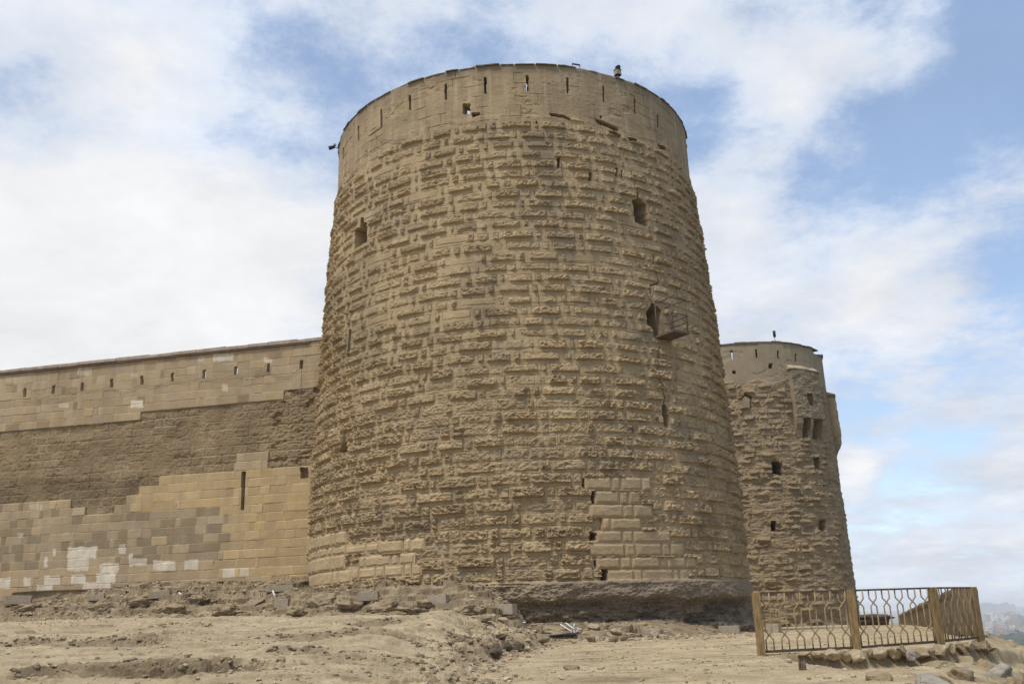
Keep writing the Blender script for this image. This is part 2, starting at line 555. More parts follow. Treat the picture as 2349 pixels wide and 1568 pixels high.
    def cut(poly, depth, thru=False):
        nonlocal H
        poly = tower_poly(poly)
        mm = inpoly(TH + .0016 * pn(U * 5, Z * 5, 3), Z + .012 * pn(U * 5, Z * 5, 4), poly)
        if depth > .6:
            cx = sum(p[0] for p in poly) / len(poly); cy = sum(p[1] for p in poly) / len(poly)
            big = inpoly(TH, Z, [(cx + (p[0] - cx) * 1.5, cy + (p[1] - cy) * 1.22) for p in poly])
            H = np.where(big, H * .3, H)
        H = np.where(mm, -depth, H)
        if thru:
            through[mm] = True
    z7 = (850, 600, .3188); z6 = (850, 140, .4683); z8 = (1450, 500, .4147); zA = (850, 1100, .3508); zB = (1450, 1100, .3508)
    cut(crop(*z7, [(500, 35), (500, 205), (395, 265), (400, 110), (440, 80), (450, -5), (470, -5), (475, 40)]), 3.2)
    cut(crop(*z8, [(697, 122), (726, 112), (728, 62), (737, 62), (742, 105), (786, 150), (812, 284), (795, 296), (715, 266)]), 3.2)
    cut(crop(*z8, [(787, 872), (825, 805), (865, 825), (885, 850), (884, 1018), (845, 1035), (825, 965), (795, 940)]), 3.2)
    cut(crop(*zB, [(1058, 40), (1085, 35), (1112, 120), (1116, 200), (1085, 215), (1073, 185), (1058, 120)]), 2.6)
    cut(crop(*z7, [(342, 960), (362, 960), (352, 1195), (333, 1195)]), 1.2)
    cut(crop(*zA, [(268, 220), (286, 215), (291, 300), (307, 400), (255, 416), (235, 400), (268, 330)]), 2.6)
    cut(crop(*z6, rect(905, 312, 946, 372)), .5, True)
    cut(crop(*z6, [(955, 366), (1004, 362), (1004, 376), (960, 392)]), .3)
    for (x, y0, y1, w) in ((205, 570, 632, 8), (293, 443, 522, 8), (427, 345, 450, 9), (594, 262, 348, 10), (803, 196, 288, 12),
                           (1035, 158, 252, 13), (1282, 145, 238, 13), (1518, 160, 250, 12), (1728, 210, 302, 10), (1911, 282, 370, 9), (2045, 375, 450, 8)):
        sh = (x - 1250) / 1000 * -6
        cut(crop(*z6, [(x - w / 2 - 1, y0), (x + w / 2 - 1, y0), (x + w / 2 + 1, y1), (x - w / 2 + 1, y1)]), .5, True)
    cut(crop(*z6, [(1408, 368), (1470, 374), (1500, 380), (1535, 400), (1530, 408), (1490, 394), (1420, 384)]), .22)
    cut(crop(*z6, [(1675, 402), (1720, 412), (1812, 452), (1818, 472), (1790, 466), (1700, 430)]), .7)
    cut(crop(*z6, [(1745, 470), (1800, 474), (1830, 498), (1826, 512), (1760, 488)]), .4)
    cut(crop(*z6, [(1868, 505), (1925, 520), (1925, 542), (1880, 528)]), .4)
    cut(crop(*z6, [(2045, 550), (2090, 570), (2088, 592), (2046, 575)]), .4)
    for q in (rect(1455, 625, 1473, 686), rect(1640, 715, 1658, 762), rect(1798, 685, 1814, 737), rect(1832, 700, 1842, 745), rect(1705, 382, 1718, 398), rect(1330, 412, 1340, 432)):
        cut(crop(*z6, q), .22)
    for q in (rect(432, 610, 447, 682), rect(502, 716, 523, 812), rect(487, 1035, 537, 1095), [(568, 1326), (624, 1326), (624, 1412), (575, 1412), (580, 1370)],
              [(524, 1262), (538, 1255), (540, 1312), (524, 1290)]):
        cut(crop(*zB, q), .5)
    for q in (rect(510, 925, 582, 1020),):
        cut(crop(*zB, q), .10)
    # the long crack below the cage window, and the one above it
    def crack(pts, w, depth):
        nonlocal H
        pts = tower_poly(pts)
        for (a, b) in zip(pts[:-1], pts[1:]):
            ax, ay, bx, by = a[0] * 8.2, a[1], b[0] * 8.2, b[1]
            box = (U > min(ax, bx) - .3) & (U < max(ax, bx) + .3) & (Z > min(ay, by) - .1) & (Z < max(ay, by) + .1)
            u, z = U[box] + .05 * fbm(U[box] * 3, Z[box] * 3, 9, 3), Z[box]
            t = np.clip(((u - ax) * (bx - ax) + (z - ay) * (by - ay)) / ((bx - ax) ** 2 + (by - ay) ** 2), 0, 1)
            dd = np.hypot(u - ax - t * (bx - ax), z - ay - t * (by - ay))
            H[box] = np.minimum(H[box], H[box] - depth * sst(w, w * .3, dd))
    crack(crop(*z8, [(880, 1100), (862, 1190), (870, 1290), (892, 1350), (915, 1430), (905, 1480)]), .036, .12)
    crack(crop(*z8, [(835, 480), (838, 560), (858, 615), (872, 670), (810, 690), (815, 740), (830, 800)]), .035, .12)
    crack(crop(*z8, [(730, 60), (715, -10), (690, -70)]), .03, .1)
    crack(crop(*z6, [(427, 450), (400, 470), (355, 500)]), .035, .07)
    crack(crop(*zA, [(1160, 1462), (1400, 1450), (1720, 1445)]), .04, .15)
    H = np.where((H < -.2) | (Z < ZTOP - .06), H, H * .5)
    R = RT_prof(Z) + H
    n, ex = tower_axes(TC)
    # irregular parapet top
    ztop = np.zeros(len(th)) + .05 * fbm(th * 3, th * 0 + 2, 4, 3) + .03 * pn(th * 22, th * 0, 8)
    top_w = sst(ZTOP - .5, ZTOP, Z)
    Z3 = Z + top_w * ztop[None, :]
    X = TC[0] + R * (np.cos(TH) * n[0] + np.sin(TH) * ex[0])
    Y = TC[1] + R * (np.cos(TH) * n[1] + np.sin(TH) * ex[1])
    P = np.stack([X, Y, Z3], -1)
    drop = through[:-1, :-1] & through[1:, :-1] & through[:-1, 1:] & through[1:, 1:]
    ip1 = int(np.searchsorted(zz, 1.1)); ip2 = int(np.searchsorted(zz, 17.0))
    for nm, a, b in (('plinth', 0, ip1), ('tower_wall', ip1, ip2), ('parapet', ip2, len(zz) - 1)):
        o = link(nm, grid_mesh(nm, P[a:b + 1], col[a:b + 1], drop[a:b]), M_STONE, root)
        if nm == 'plinth':
            o['label'] = 'dark undercut rock base below the lowest course'
    # inner parapet face, its top, and the roof deck
    rows = slice(ip2, len(zz))
    Ri = 7.28 + 0 * Z[rows]
    Pi = np.stack([TC[0] + Ri * (np.cos(TH[rows]) * n[0] + np.sin(TH[rows]) * ex[0]),
                   TC[1] + Ri * (np.cos(TH[rows]) * n[1] + np.sin(TH[rows]) * ex[1]), Z3[rows]], -1)
    link('parapet_back', grid_mesh('parapet_back', Pi, col[rows] * .95, drop[ip2:], flip=True), M_STONE, root)
    mb = MB()
    ring = [(TC[0] + 7.5 * math.cos(a), TC[1] + 7.5 * math.sin(a), 16.95) for a in np.linspace(0, 2 * np.pi, 97)[:-1]]
    mb.add(ring, [tuple(range(96))])
    mb.build('roof_deck', M_DARKIN, root)
    # coping stones along the rim
    mb = MB(); rc = random.Random(2)
    a = rad(-180)
    while a < rad(179):
        w = rc.uniform(.45, .95) / 7.6
        if a + w > rad(180):
            w = rad(180) - a
        thin = rc.uniform(.05, .07)
        gone = (rc.random() < .12) or (rad(24) < a < rad(28)) or (rad(33) < a < rad(36))
        zt = ZTOP - .07 + float(np.interp(a + w / 2, th, ztop))
        if not gone:
            ro = 7.83 + rc.uniform(-.03, .07); k = max(2, int(w / .03)); vs = []
            for i in range(k + 1):
                t = a + .004 + (w - .008) * i / k
                cx, sx = math.cos(t), math.sin(t)
                jj = rc.uniform(-.02, .02)
                for rr_, z_ in ((7.25, zt), (ro + jj, zt), (ro + jj - .02, zt + thin + rc.uniform(-.025, .0)), (7.25, zt + thin + rc.uniform(-.02, .0))):
                    vs.append((TC[0] + rr_ * (cx * n[0] + sx * ex[0]), TC[1] + rr_ * (cx * n[1] + sx * ex[1]), z_))
            fs = [(i * 4 + q, i * 4 + (q + 1) % 4, i * 4 + 4 + (q + 1) % 4, i * 4 + 4 + q) for i in range(k) for q in range(4)]
            fs += [(0, 1, 2, 3), tuple(reversed(range(k * 4, k * 4 + 4)))]
            mb.add(vs, fs)
        a += w
    mb.build('coping', M_COPING, root)
    return root


tower = build_round_tower()

# ------------------------------------------------------------------ the far tower
AZ2 = rad(13.35)
T2 = np.array([82.5 * math.sin(AZ2), 82.5 * math.cos(AZ2)])


def R2_prof(z):
    return np.interp(z, [-4, -1.5, 6, 12, 17, 21], [7.6, 7.5, 7.38, 7.28, 7.15, 7.12])


def build_far_tower():
    root = empty('stone_tower', (T2[0], T2[1], -2.5), 'smaller looking round tower farther off behind the railing, with box machicolations', 'tower')
    ztop = 20.25
    th_f = np.linspace(rad(-95), rad(95), 520)
    th = np.concatenate([th_f, np.linspace(rad(95), rad(265), 60)[1:]])
    zz = np.arange(-3.4, ztop + .001, .055)
    TH, Z = np.meshgrid(th, zz); TH = TH.astype(f32); Z = Z.astype(f32)
    U = TH * 7.3
    zb = list(np.arange(-3.6, 21, .42))
    bond = Bond(zb, -13, 36, lambda r, k, j: (r.uniform(.22, .36), 1) if k % 2 else (r.uniform(.6, 1.25), 0), 91)
    par = sst(-.1, .1, Z - 17.1 - .5 * fbm(U * .4, Z * 0, 3, 2))
    d, joint, idx, c, tz = boss_field(U, Z, bond, 301, .05, .07, warp=.12)
    r = np.random.RandomState(18)
    hs = r.uniform(.03, .19, bond.n).astype(f32)[idx]
    hs = np.where(r.uniform(0, 1, bond.n)[idx] > .68, .0, hs)
    fdx, fdz = boss_field.parts
    m = sst(-.01, .05, fdz) * sst(-.02, .12, fdx)
    lown = fbm(U * .25, Z * .3, 303, 3)
    low = sst(9, 4, Z)
    hs = hs * (1 - .75 * sst(.85, 1.3, np.abs(TH)))
    H = m * hs * (1.35 - .8 * np.clip(tz, 0, 1)) * (1.15 + .5 * fbm(U * 1.5, Z * 2.5, 305, 3)) + .09 * fbm(U * .8, Z * 2.4, 307, 5, .62) * (1 + .5 * low) + .06 * fbm(U * 1.8, Z * 5, 309, 4, .62, True)
    er = sst(.15, .5, fbm(U * .45, Z * .8, 311, 4))
    H = H - er * .2 + .10 * fbm(U * .35, Z * .5, 313, 3)
    Hp = .03 + .015 * fbm(U * 1.2, Z * 1.2, 5, 4) - .03 * sst(.2, .35, fbm(U * .7, Z * 1, 9, 4))
    H = H * (1 - par) + Hp * par
    col = lerp3((.262, .193, .112), (.235, .172, .098), m) * (1 + .16 * lown + r.uniform(-.08, .08, bond.n).astype(f32)[idx])[..., None]
    st = fbm(U * 1.2, Z * .1, 141, 4)
    pc = lerp3(np.array((.28, .22, .14)), np.array((.38, .31, .205)), sst(.1, .5, st) * .6)
    pc = lerp3(pc, np.array((.19, .15, .1)), sst(.1, .6, -st) * .5)
    col = col * (1 - par[..., None]) + pc * par[..., None]
    thru = np.zeros(U.shape, bool)
    z5 = (1900, 880, .5102)

    def cut(q, depth, t=False):
        nonlocal H
        poly = tower_poly(crop(*z5, q), T2, R2_prof)
        mm = inpoly(TH + .006 * pn(U * 3, Z * 3, 3), Z + .03 * pn(U * 3, Z * 3, 4), poly)
        H = np.where(mm, -depth, H)
        if t:
            thru[mm] = True
    cut([(437, 757), (490, 768), (492, 835), (437, 825)], 3.0)
    cut(rect(433, 1080, 457, 1135), 3.0)
    cut(rect(700, 1075, 726, 1135), 3.0)
    cut(rect(664, 740, 690, 800), 3.0)
    cut(rect(419, 235, 438, 258), .8)
    cut(rect(224, 272, 240, 288), .4)
    cut(rect(588, 531, 627, 632), 1.6); cut(rect(637, 531, 690, 640), 1.6)
    cut([(275, 420), (292, 395), (326, 410), (326, 475), (282, 470)], .75, True)
    for x, y0, y1 in ((220, 165, 208), (352, 158, 203), (468, 165, 208), (563, 183, 225)):
        cut([(x - 5, y0), (x + 4, y0), (x + 7, y1), (x - 2, y1)], .5, True)
    R = R2_prof(Z) + H
    n, ex = tower_axes(T2)
    zt = .08 * pn(th * 3, th * 0, 4) + .05 * pn(th * 14, th * 0, 8) - .45 * sst(rad(58), rad(63), th) * sst(rad(80), rad(70), th)
    Z3 = Z + sst(ztop - .6, ztop, Z) * zt[None, :]
    pt = lambda Rr, s=slice(None): np.stack([T2[0] + Rr * (np.cos(TH[s]) * n[0] + np.sin(TH[s]) * ex[0]),
                                             T2[1] + Rr * (np.cos(TH[s]) * n[1] + np.sin(TH[s]) * ex[1]), Z3[s]], -1)
    P = pt(R)
    drop = thru[:-1, :-1] & thru[1:, :-1] & thru[:-1, 1:] & thru[1:, 1:]
    k = int(np.searchsorted(zz, 17.2))
    link('tower_wall', grid_mesh('tower_wall', P[:k + 1], col[:k + 1], drop[:k]), M_FAR, root)
    link('parapet', grid_mesh('parapet', P[k:], col[k:], drop[k:]), M_FAR, root)
    k0 = int(np.searchsorted(zz, 12.3)); s = slice(k0, len(zz))
    link('parapet_back', grid_mesh('parapet_back', pt(6.62 + 0 * Z[s], s), col[s], drop[k0:], flip=True), M_FAR, root)
    mb = MB()
    mb.add([(T2[0] + 6.9 * math.cos(a), T2[1] + 6.9 * math.sin(a), 12.4) for a in np.linspace(0, 2 * np.pi, 65)[:-1]], [tuple(range(64))])
    mb.build('roof_deck', M_DARKIN, root)
    rc = random.Random(6); mb = MB(); a = rad(-95)
    while a < rad(95):
        w = rc.uniform(.6, 1.3) / 7.2
        z0 = ztop - .05 + float(np.interp(a, th, zt))
        if True:
            mb_v = []
            kk = 4; hh = rc.uniform(.08, .15); ro = 7.2 + rc.uniform(-.02, .06)
            for i in range(kk + 1):
                t = a + w * i / kk
                for rr_, z_ in ((6.6, z0), (ro, z0), (ro, z0 + hh), (6.6, z0 + hh)):
                    mb_v.append((T2[0] + rr_ * (math.cos(t) * n[0] + math.sin(t) * ex[0]), T2[1] + rr_ * (math.cos(t) * n[1] + math.sin(t) * ex[1]), z_))
            fs = [(i * 4 + q, i * 4 + (q + 1) % 4, i * 4 + 4 + (q + 1) % 4, i * 4 + 4 + q) for i in range(kk) for q in range(4)]
            mb.add(mb_v, fs + [(0, 1, 2, 3), tuple(reversed(range(kk * 4, kk * 4 + 4)))])
        a += w
    mb.build('coping', M_COPING, root)

    # machicolation boxes: a shaft with a window, sloped stone cap, corbels with voids between
    def mach(t0, t1, z0, z1, zs, out, holes, label):
        ths = np.linspace(t0, t1, 44); zs_ = np.linspace(z0, z1, 90)
        A, B = np.meshgrid(ths, zs_); A = A.astype(f32); B = B.astype(f32)
        u = A * 7.3
        rr = R2_prof(B) + out + .10 * fbm(u * 1.2, B * 2.2, 77, 5, .62) - .10 * sst(.1, .4, fbm(u * 1.1, B * 1.6, 79, 4)) + .05 * fbm(u * 3, B * 4, 78, 3, .6, True)
        jt = np.minimum(np.abs((B / .42) % 1 - .5), 1) * .42
        rr = rr - .03 * sst(.185, .205, jt)
        for (ha, hb, hc, hd, dp) in holes:
            mm = (A > ha) & (A < hb) & (B > hc) & (B < hd)
            rr = np.where(mm, rr - dp, rr)
        edge = np.zeros(rr.shape, bool); edge[0] = edge[-1] = True; edge[:, 0] = edge[:, -1] = True
        rr[edge] = 6.9
        cc = np.array((.25, .193, .12)) * (1 + .12 * fbm(u, B * 1.5, 7, 4))[..., None]
        PP = np.stack([T2[0] + rr * (np.cos(A) * n[0] + np.sin(A) * ex[0]), T2[1] + rr * (np.cos(A) * n[1] + np.sin(A) * ex[1]), B], -1)
        o = link('machicolation', grid_mesh('machicolation', PP, cc), M_FAR, root)
        o['label'] = label
        # sloped cap
        def at(t, r_, z):
            return (T2[0] + r_ * (math.cos(t) * n[0] + math.sin(t) * ex[0]), T2[1] + r_ * (math.cos(t) * n[1] + math.sin(t) * ex[1]), z)
        c = MB(); kk = 8; ro = float(R2_prof(z1)) + out + .06; ri = float(R2_prof(z1)) - .1
        vs = []
        rcc = random.Random(3)
        for i in range(kk + 1):
            t = t0 - .01 + (t1 - t0 + .02) * i / kk
            j = rcc.uniform(-.06, .06)
            vs += [at(t, ri, z1), at(t, ro, z1), at(t, ro, z1 + .1 + j), at(t, ri, z1 + zs + j)]
        fs = [(i * 4 + q, i * 4 + (q + 1) % 4, i * 4 + 4 + (q + 1) % 4, i * 4 + 4 + q) for i in range(kk) for q in range(4)]
        c.add(vs, fs + [(0, 1, 2, 3), tuple(reversed(range(kk * 4, kk * 4 + 4)))])
        cc_ = c.build('cap', M_RUBBLE if t0 < 1 else M_RUBBLE2, None)
        cc_.data.transform(Matrix.Translation(-root.location)); cc_.parent = o
        # corbels
        for i in range(3):
            c = MB(); wd = (t1 - t0) * (.09, .045, .08)[i]
            tm = (t0 + wd, t0 + (t1 - t0) * .45, t1 - wd)[i]
            ri = float(R2_prof(z0)) - .2; ro = float(R2_prof(z0)) + out
            prof = [(ri, z0), (ro, z0), (ro, z0 - .45), (ro - .16, z0 - .85), (ro - .22, z0 - .88), (ri + .3, z0 - 1.5), (ri, z0 - 1.55)]
            vs = [at(tm - wd, a_, b_) for a_, b_ in prof] + [at(tm + wd, a_, b_) for a_, b_ in prof]
            q = len(prof)
            fs = [tuple(range(q)), tuple(reversed(range(q, 2 * q)))] + [(i_, i_ + q, (i_ + 1) % q + q, (i_ + 1) % q) for i_ in range(q)]
            c.add(vs, fs)
            cb = c.build('corbel', M_RUBBLE2, None)
            cb.data.transform(Matrix.Translation(-root.location)); cb.parent = o
    def tz5(x, y):
        return pix_tower(*crop(*z5, [(x, y)])[0], T2, R2_prof)
    a = tz5(556, 560)[0]; b = tz5(706, 560)[0]
    zt_ = tz5(600, 275)[1]; zb_ = tz5(620, 532)[1]
    h0 = tz5(610, 400); h1 = tz5(645, 465)
    mach(a, b, zb_, zt_, .5, .40, [(h0[0] - .012, h1[0] - .008, h1[1], h0[1], 2.2)], 'box machicolation facing the front, under a pale broken sloped cap')
    za = tz5(720, 400)[1]
    mach(rad(80), rad(100), 13.3, 16.7, .4, .62, [], 'box machicolation jutting out at the tower\'s outer edge')
    return root


far_tower = build_far_tower()

# ------------------------------------------------------------------ the curtain wall
WA = np.array([-7.86, 38.2]); WB = np.array([-23.0, 41.7])
WD = (WB - WA) / np.linalg.norm(WB - WA)          # s grows to the left
WN = np.array([WD[1], -WD[0]]) * (1 if (np.array([WD[1], -WD[0]]) @ -WA) > 0 else -1)
WTOP = 11.3


def pix_wall(x, y):
    d = ray(x, y)
    k = (WA @ WN) / (d[:2] @ WN)
    return float((d[:2] * k - WA) @ WD), float(d[2] * k)


def build_wall():
    mid = WA + WD * 8
    root = empty('curtain_wall', (mid[0], mid[1], 0.0), 'long tan ashlar curtain wall with a dark rough band, small loopholes and white efflorescence', 'wall')
    S = np.concatenate([np.arange(-2.4, 22.5, .032), np.arange(22.6, 34, .2)])
    zz = np.arange(.3, WTOP + .001, .0305)
    U, Z = np.meshgrid(S, zz); U = U.astype(f32); Z = Z.astype(f32)
    z1 = (0, 880, .5102)
    W = lambda q: [pix_wall(*p) for p in crop(*z1, q)]
    zb = list(np.arange(-.2, 12, .352))
    bond = Bond(zb, -5, 38, lambda r, k, j: (r.uniform(.14, .26), 1) if r.random() < .24 else (r.uniform(.38, .74), 0), 61)
    d, joint, idx, c, tz = boss_field(U, Z, bond, 401, .0, .0, warp=.012)
    cu = (bond.cells[:, 0] + bond.cells[:, 1]) / 2; cz = (bond.cells[:, 2] + bond.cells[:, 3]) / 2
    band_b = inpoly(cu, cz, W([(-900, 690), (20, 622), (310, 592), (745, 558), (752, 512), (1200, 470), (1400, 453), (1545, 445), (1552, 400), (1600, 360), (1800, 360), (1800, 795), (1460, 800),
                               (1455, 750), (1420, 705), (1245, 715), (1270, 810), (850, 845), (830, 900), (770, 910), (760, 955), (660, 965), (640, 1015),
                               (600, 1055), (470, 1060), (460, 1020), (400, 1020), (390, 980), (40, 1000), (-900, 1100)]))
    r = np.random.RandomState(12)
    rnd = r.uniform(0, 1, bond.n); rnd2 = r.uniform(-1, 1, bond.n)
    patchw = inpoly(cu, cz, W([(-900, 1040), (40, 1000), (640, 1010), (980, 1030), (1240, 1030), (1200, 1300), (700, 1330), (-900, 1420)]))
    nearc = inpoly(cu, cz, W([(-900, 1060), (560, 1090), (1190, 1080), (1200, 1250), (700, 1300), (-900, 1400)]))
    dark_b = (patchw & (rnd < .30)) | (nearc & (rnd < .42))
    lowright = inpoly(cu, cz, W([(860, 845), (1270, 812), (1470, 800), (1750, 780), (1750, 1400), (1200, 1400), (1190, 1030), (700, 1010)]))
    bcol = np.zeros((bond.n, 3), f32)
    bcol[:] = (.365, .27, .158)
    upper = cz > 6.6
    bcol[upper] = (.345, .257, .154)
    bcol[lowright] = (.39, .283, .148)
    bcol[patchw] = (.325, .245, .15)
    bcol[dark_b] = (.232, .178, .108)
    bcol *= (1 + .085 * rnd2)[:, None]
    warmth = r.uniform(-1, 1, bond.n)[:, None] * np.array((.025, 0, -.06)) + 1
    bcol *= warmth.astype(f32)
    bcol[(rnd > .93) & ~band_b] *= 1.12
    bcol[(rnd < .06) & upper & ~band_b] *= .72
    bcol[band_b] = np.array((.225, .163, .092)) * (1 + .1 * rnd2[band_b])[:, None]
    band = band_b[idx].astype(f32)
    col = bcol[idx]
    # joints
    jl = sst(.022, .006, joint)
    jfade = .35 + .65 * sst(-.1, .3, fbm(U * .6, Z * .6, 7, 3))
    col = lerp3(col, np.array((.42, .32, .18)), jl * (1 - band) * .42 * jfade)
    H = -.016 * jl * jfade * (1 - band) + .008 * fbm(U * 3, Z * 3, 409, 5, .6) + .01 * rnd2[idx].astype(f32) * (1 - band)
    # the rough band: weathered faces set back behind the newer skin
    rmort = sst(.06, .03, joint)
    wear = fbm(U * .8, Z * 1.1, 411, 4)
    rightb = sst(3.2, 1.4, U)
    Hb = -.09 + .034 * sst(-.01, .05, joint) * sst(-.3, .25, wear + rightb * .5) + .022 * fbm(U * 3, Z * 4, 413, 4, .6, True) * (.5 + sst(0, .5, wear) + 2 * rightb) \
        - .05 * sst(.15, .4, fbm(U * 1.3, Z * 2.4, 415, 5, .6)) * (.5 + 2 * rightb) + .02 * fbm(U * 8, Z * 8, 419, 3)
    H = H * (1 - band) + Hb * band
    bandtint = np.clip(1 + .25 * fbm(U * .5, Z * .9, 417, 4) + .14 * rightb, .6, 1.5)
    bm_ = lerp3(col * bandtint[..., None], np.array((.33, .26, .16)), rmort * sst(-.05, .35, fbm(U * .5, Z * .9, 421, 3)) * .6)
    col = np.where(band[..., None] > .5, bm_, col)
    # darker soot low in the band on the far side
    soot = inpoly(U, Z, W([(-900, 900), (100, 850), (840, 850), (640, 1010), (400, 1020), (-900, 1110)])) & (band > .5)
    col = np.where(soot[..., None], col * .78, col)
    # efflorescence
    wn = .09 * fbm(U * 1.7, Z * 1.7, 431, 4); wn2 = .09 * fbm(U * 1.7, Z * 1.7, 433, 4)
    for q, cc, k in [(rect(372, 1222, 526, 1282), 1, .9), (rect(368, 1258, 482, 1352), 1, .8), (rect(548, 1312, 642, 1362), 1, .9), (rect(-10, 1388, 62, 1442), 1, .95),
                     (rect(135, 1385, 172, 1432), 0, .9), (rect(245, 1375, 330, 1425), 0, .85), (rect(390, 1370, 466, 1420), 0, .9), (rect(525, 1365, 628, 1416), 0, .9),
                     (rect(200, 1428, 292, 1472), 1, .8), (rect(452, 1410, 600, 1466), 0, .8), (rect(645, 1210, 682, 1256), 1, .7), (rect(700, 1255, 722, 1330), 1, .7),
                     (rect(720, 1285, 800, 1325), 1, .6), (rect(830, 1297, 935, 1347), 1, .75), (rect(880, 1297, 950, 1347), 0, .9), (rect(1000, 1290, 1072, 1342), 1, .75), (rect(245, 1275, 262, 1328), 0, .8), (rect(290, 1232, 306, 1272), 0, .7),
                     (rect(1206, 1338, 1270, 1390), 0, .75), (rect(1297, 1335, 1345, 1382), 0, .6), (rect(1150, 180, 1262, 220), 1, .75), (rect(420, 255, 492, 300), 1, .5),
                     (rect(706, 432, 772, 472), 0, .85), (rect(1070, 195, 1102, 226), 1, .6), (rect(1420, 205, 1470, 232), 1, .6), (rect(1195, 345, 1232, 385), 1, .55), (rect(320, 445, 372, 472), 1, .5),
                     (rect(705, 285, 745, 305), 1, .5), (rect(162, 990, 232, 1022), 0, .35), (rect(100, 1145, 135, 1175), 1, .4), (rect(30, 300, 90, 335), 1, .3)]:
        p = W(q)
        mm = inpoly(U + wn * cc, Z + wn2 * cc, p).astype(f32)
        col = lerp3(col, np.array((.60, .53, .41)), mm * k * (.75 + .25 * sst(-.4, .1, fbm(U * 4, Z * 4, 3, 3))))
    # rain streaks under the coping
    stz = sst(9.6, 10.9, Z)
    stn = fbm(U * 1.9, Z * .1, 441, 4)
    col = lerp3(col, np.array((.46, .38, .25)), stz * sst(.15, .5, stn) * .5)
    col = lerp3(col, np.array((.22, .17, .105)), stz * sst(.1, .5, -stn) * .5)
    wash = fbm(U * 1.1, Z * .14, 443, 5, .6); mot = fbm(U * .6, Z * .7, 445, 5, .6)
    col = col * (1 + .13 * wash + .12 * mot)[..., None]
    col = lerp3(col, np.array((.24, .185, .115)), sst(.25, .5, mot) * (1 - band) * .35)
    # rubble foot under the skin
    foot_z = 1.72 + .12 * pn(U * .35, Z * 0, 5) + .35 * sst(13.5, 13.9, U) * -1 + 0
    foot = sst(.02, -.03, Z - foot_z)
    H = H * (1 - foot) + foot * (-.12 + .16 * fbm(U * 1.1, Z * 1.8, 451, 5, .6))
    col = lerp3(col, np.array((.26, .195, .115)), foot)
    # openings
    thru = np.zeros(U.shape, bool)

    def cut(q, depth, t=False):
        nonlocal H
        mm = inpoly(U, Z, W(q))
        H = np.where(mm, -depth, H)
        if t:
            thru[mm] = True
    for x, y0, y1 in ((-180, 398, 446), (-20, 382, 430), (134, 365, 412), (288, 350, 395), (443, 335, 378), (602, 318, 362), (765, 300, 345), (930, 285, 328),
                      (1099, 268, 312), (1270, 250, 293), (1446, 233, 280)):
        cut([(x - 6, y0), (x + 8, y0), (x + 6, y1), (x - 8, y1)], .17, True)
    cut([(1619, 215), (1633, 215), (1630, 262), (1617, 262)], .25)
    cut([(1308, 815), (1326, 815), (1318, 1020), (1300, 1020)], 1.3)
    cut(rect(1622, 795, 1662, 850), .7)
    cut([(1692, 360), (1722, 372), (1718, 390), (1692, 388)], .8)
    X = WA[0] + WD[0] * U + WN[0] * H; Y = WA[1] + WD[1] * U + WN[1] * H
    # slight batter
    bat = (WTOP - Z) * .008
    X = X + WN[0] * bat; Y = Y + WN[1] * bat
    P = np.stack([X, Y, Z], -1)
    drop = thru[:-1, :-1] & thru[1:, :-1] & thru[:-1, 1:] & thru[1:, 1:]
    k = int(np.searchsorted(zz, 8.35))
    link('wall_face', grid_mesh('wall_face', P[:k + 1], col[:k + 1], drop[:k], flip=True), M_ASHLAR, root)
    link('parapet', grid_mesh('parapet', P[k:], col[k:], drop[k:], flip=True), M_ASHLAR, root)
    s = slice(k, len(zz))
    back = np.stack([WA[0] + WD[0] * U[s] - WN[0] * .18, WA[1] + WD[1] * U[s] - WN[1] * .18, Z[s]], -1)
    link('parapet_back', grid_mesh('parapet_back', back, col[s], drop[k:]), M_ASHLAR, root)
    # wall walk behind the parapet, then coping and the brown strip below it
    def bar(name, s0, s1, n0, n1, za, zb_, mat, jit=0, seg=1.0):
        mb = MB(); rr = random.Random(9); s_ = s0
        while s_ < s1:
            e = min(s1, s_ + seg * rr.uniform(.7, 1.3)) if jit else s1
            dz = rr.uniform(-jit, jit); dn = rr.uniform(-jit, jit)
            a = WA + WD * (s_ + (.004 if jit else 0)); b = WA + WD * e
            vs = []
            for q in (a, b):
                for nn, z_ in ((n0 + dn, za), (n1, za), (n1, zb_ + dz), (n0 + dn, zb_ + dz + rr.uniform(-jit, jit) * .6)):
                    vs.append((q[0] + WN[0] * nn, q[1] + WN[1] * nn, z_))
            mb.add(vs, [(0, 1, 2, 3), (7, 6, 5, 4), (0, 4, 5, 1), (1, 5, 6, 2), (2, 6, 7, 3), (3, 7, 4, 0)])
            s_ = e
        return mb.build(name, mat, root)
    bar('wall_walk', -2.3, 34, -.185, -2.6, .3, 8.0, M_DARKIN)
    bar('coping', -.2, 34, .09, -.36, WTOP + .003, WTOP + .13, M_PALECOP, .022, 1.3)
    bar('drip_strip', .5, 34, .085, .012, WTOP - .09, WTOP - .012, M_PIPE)
    return root


wall = build_wall()

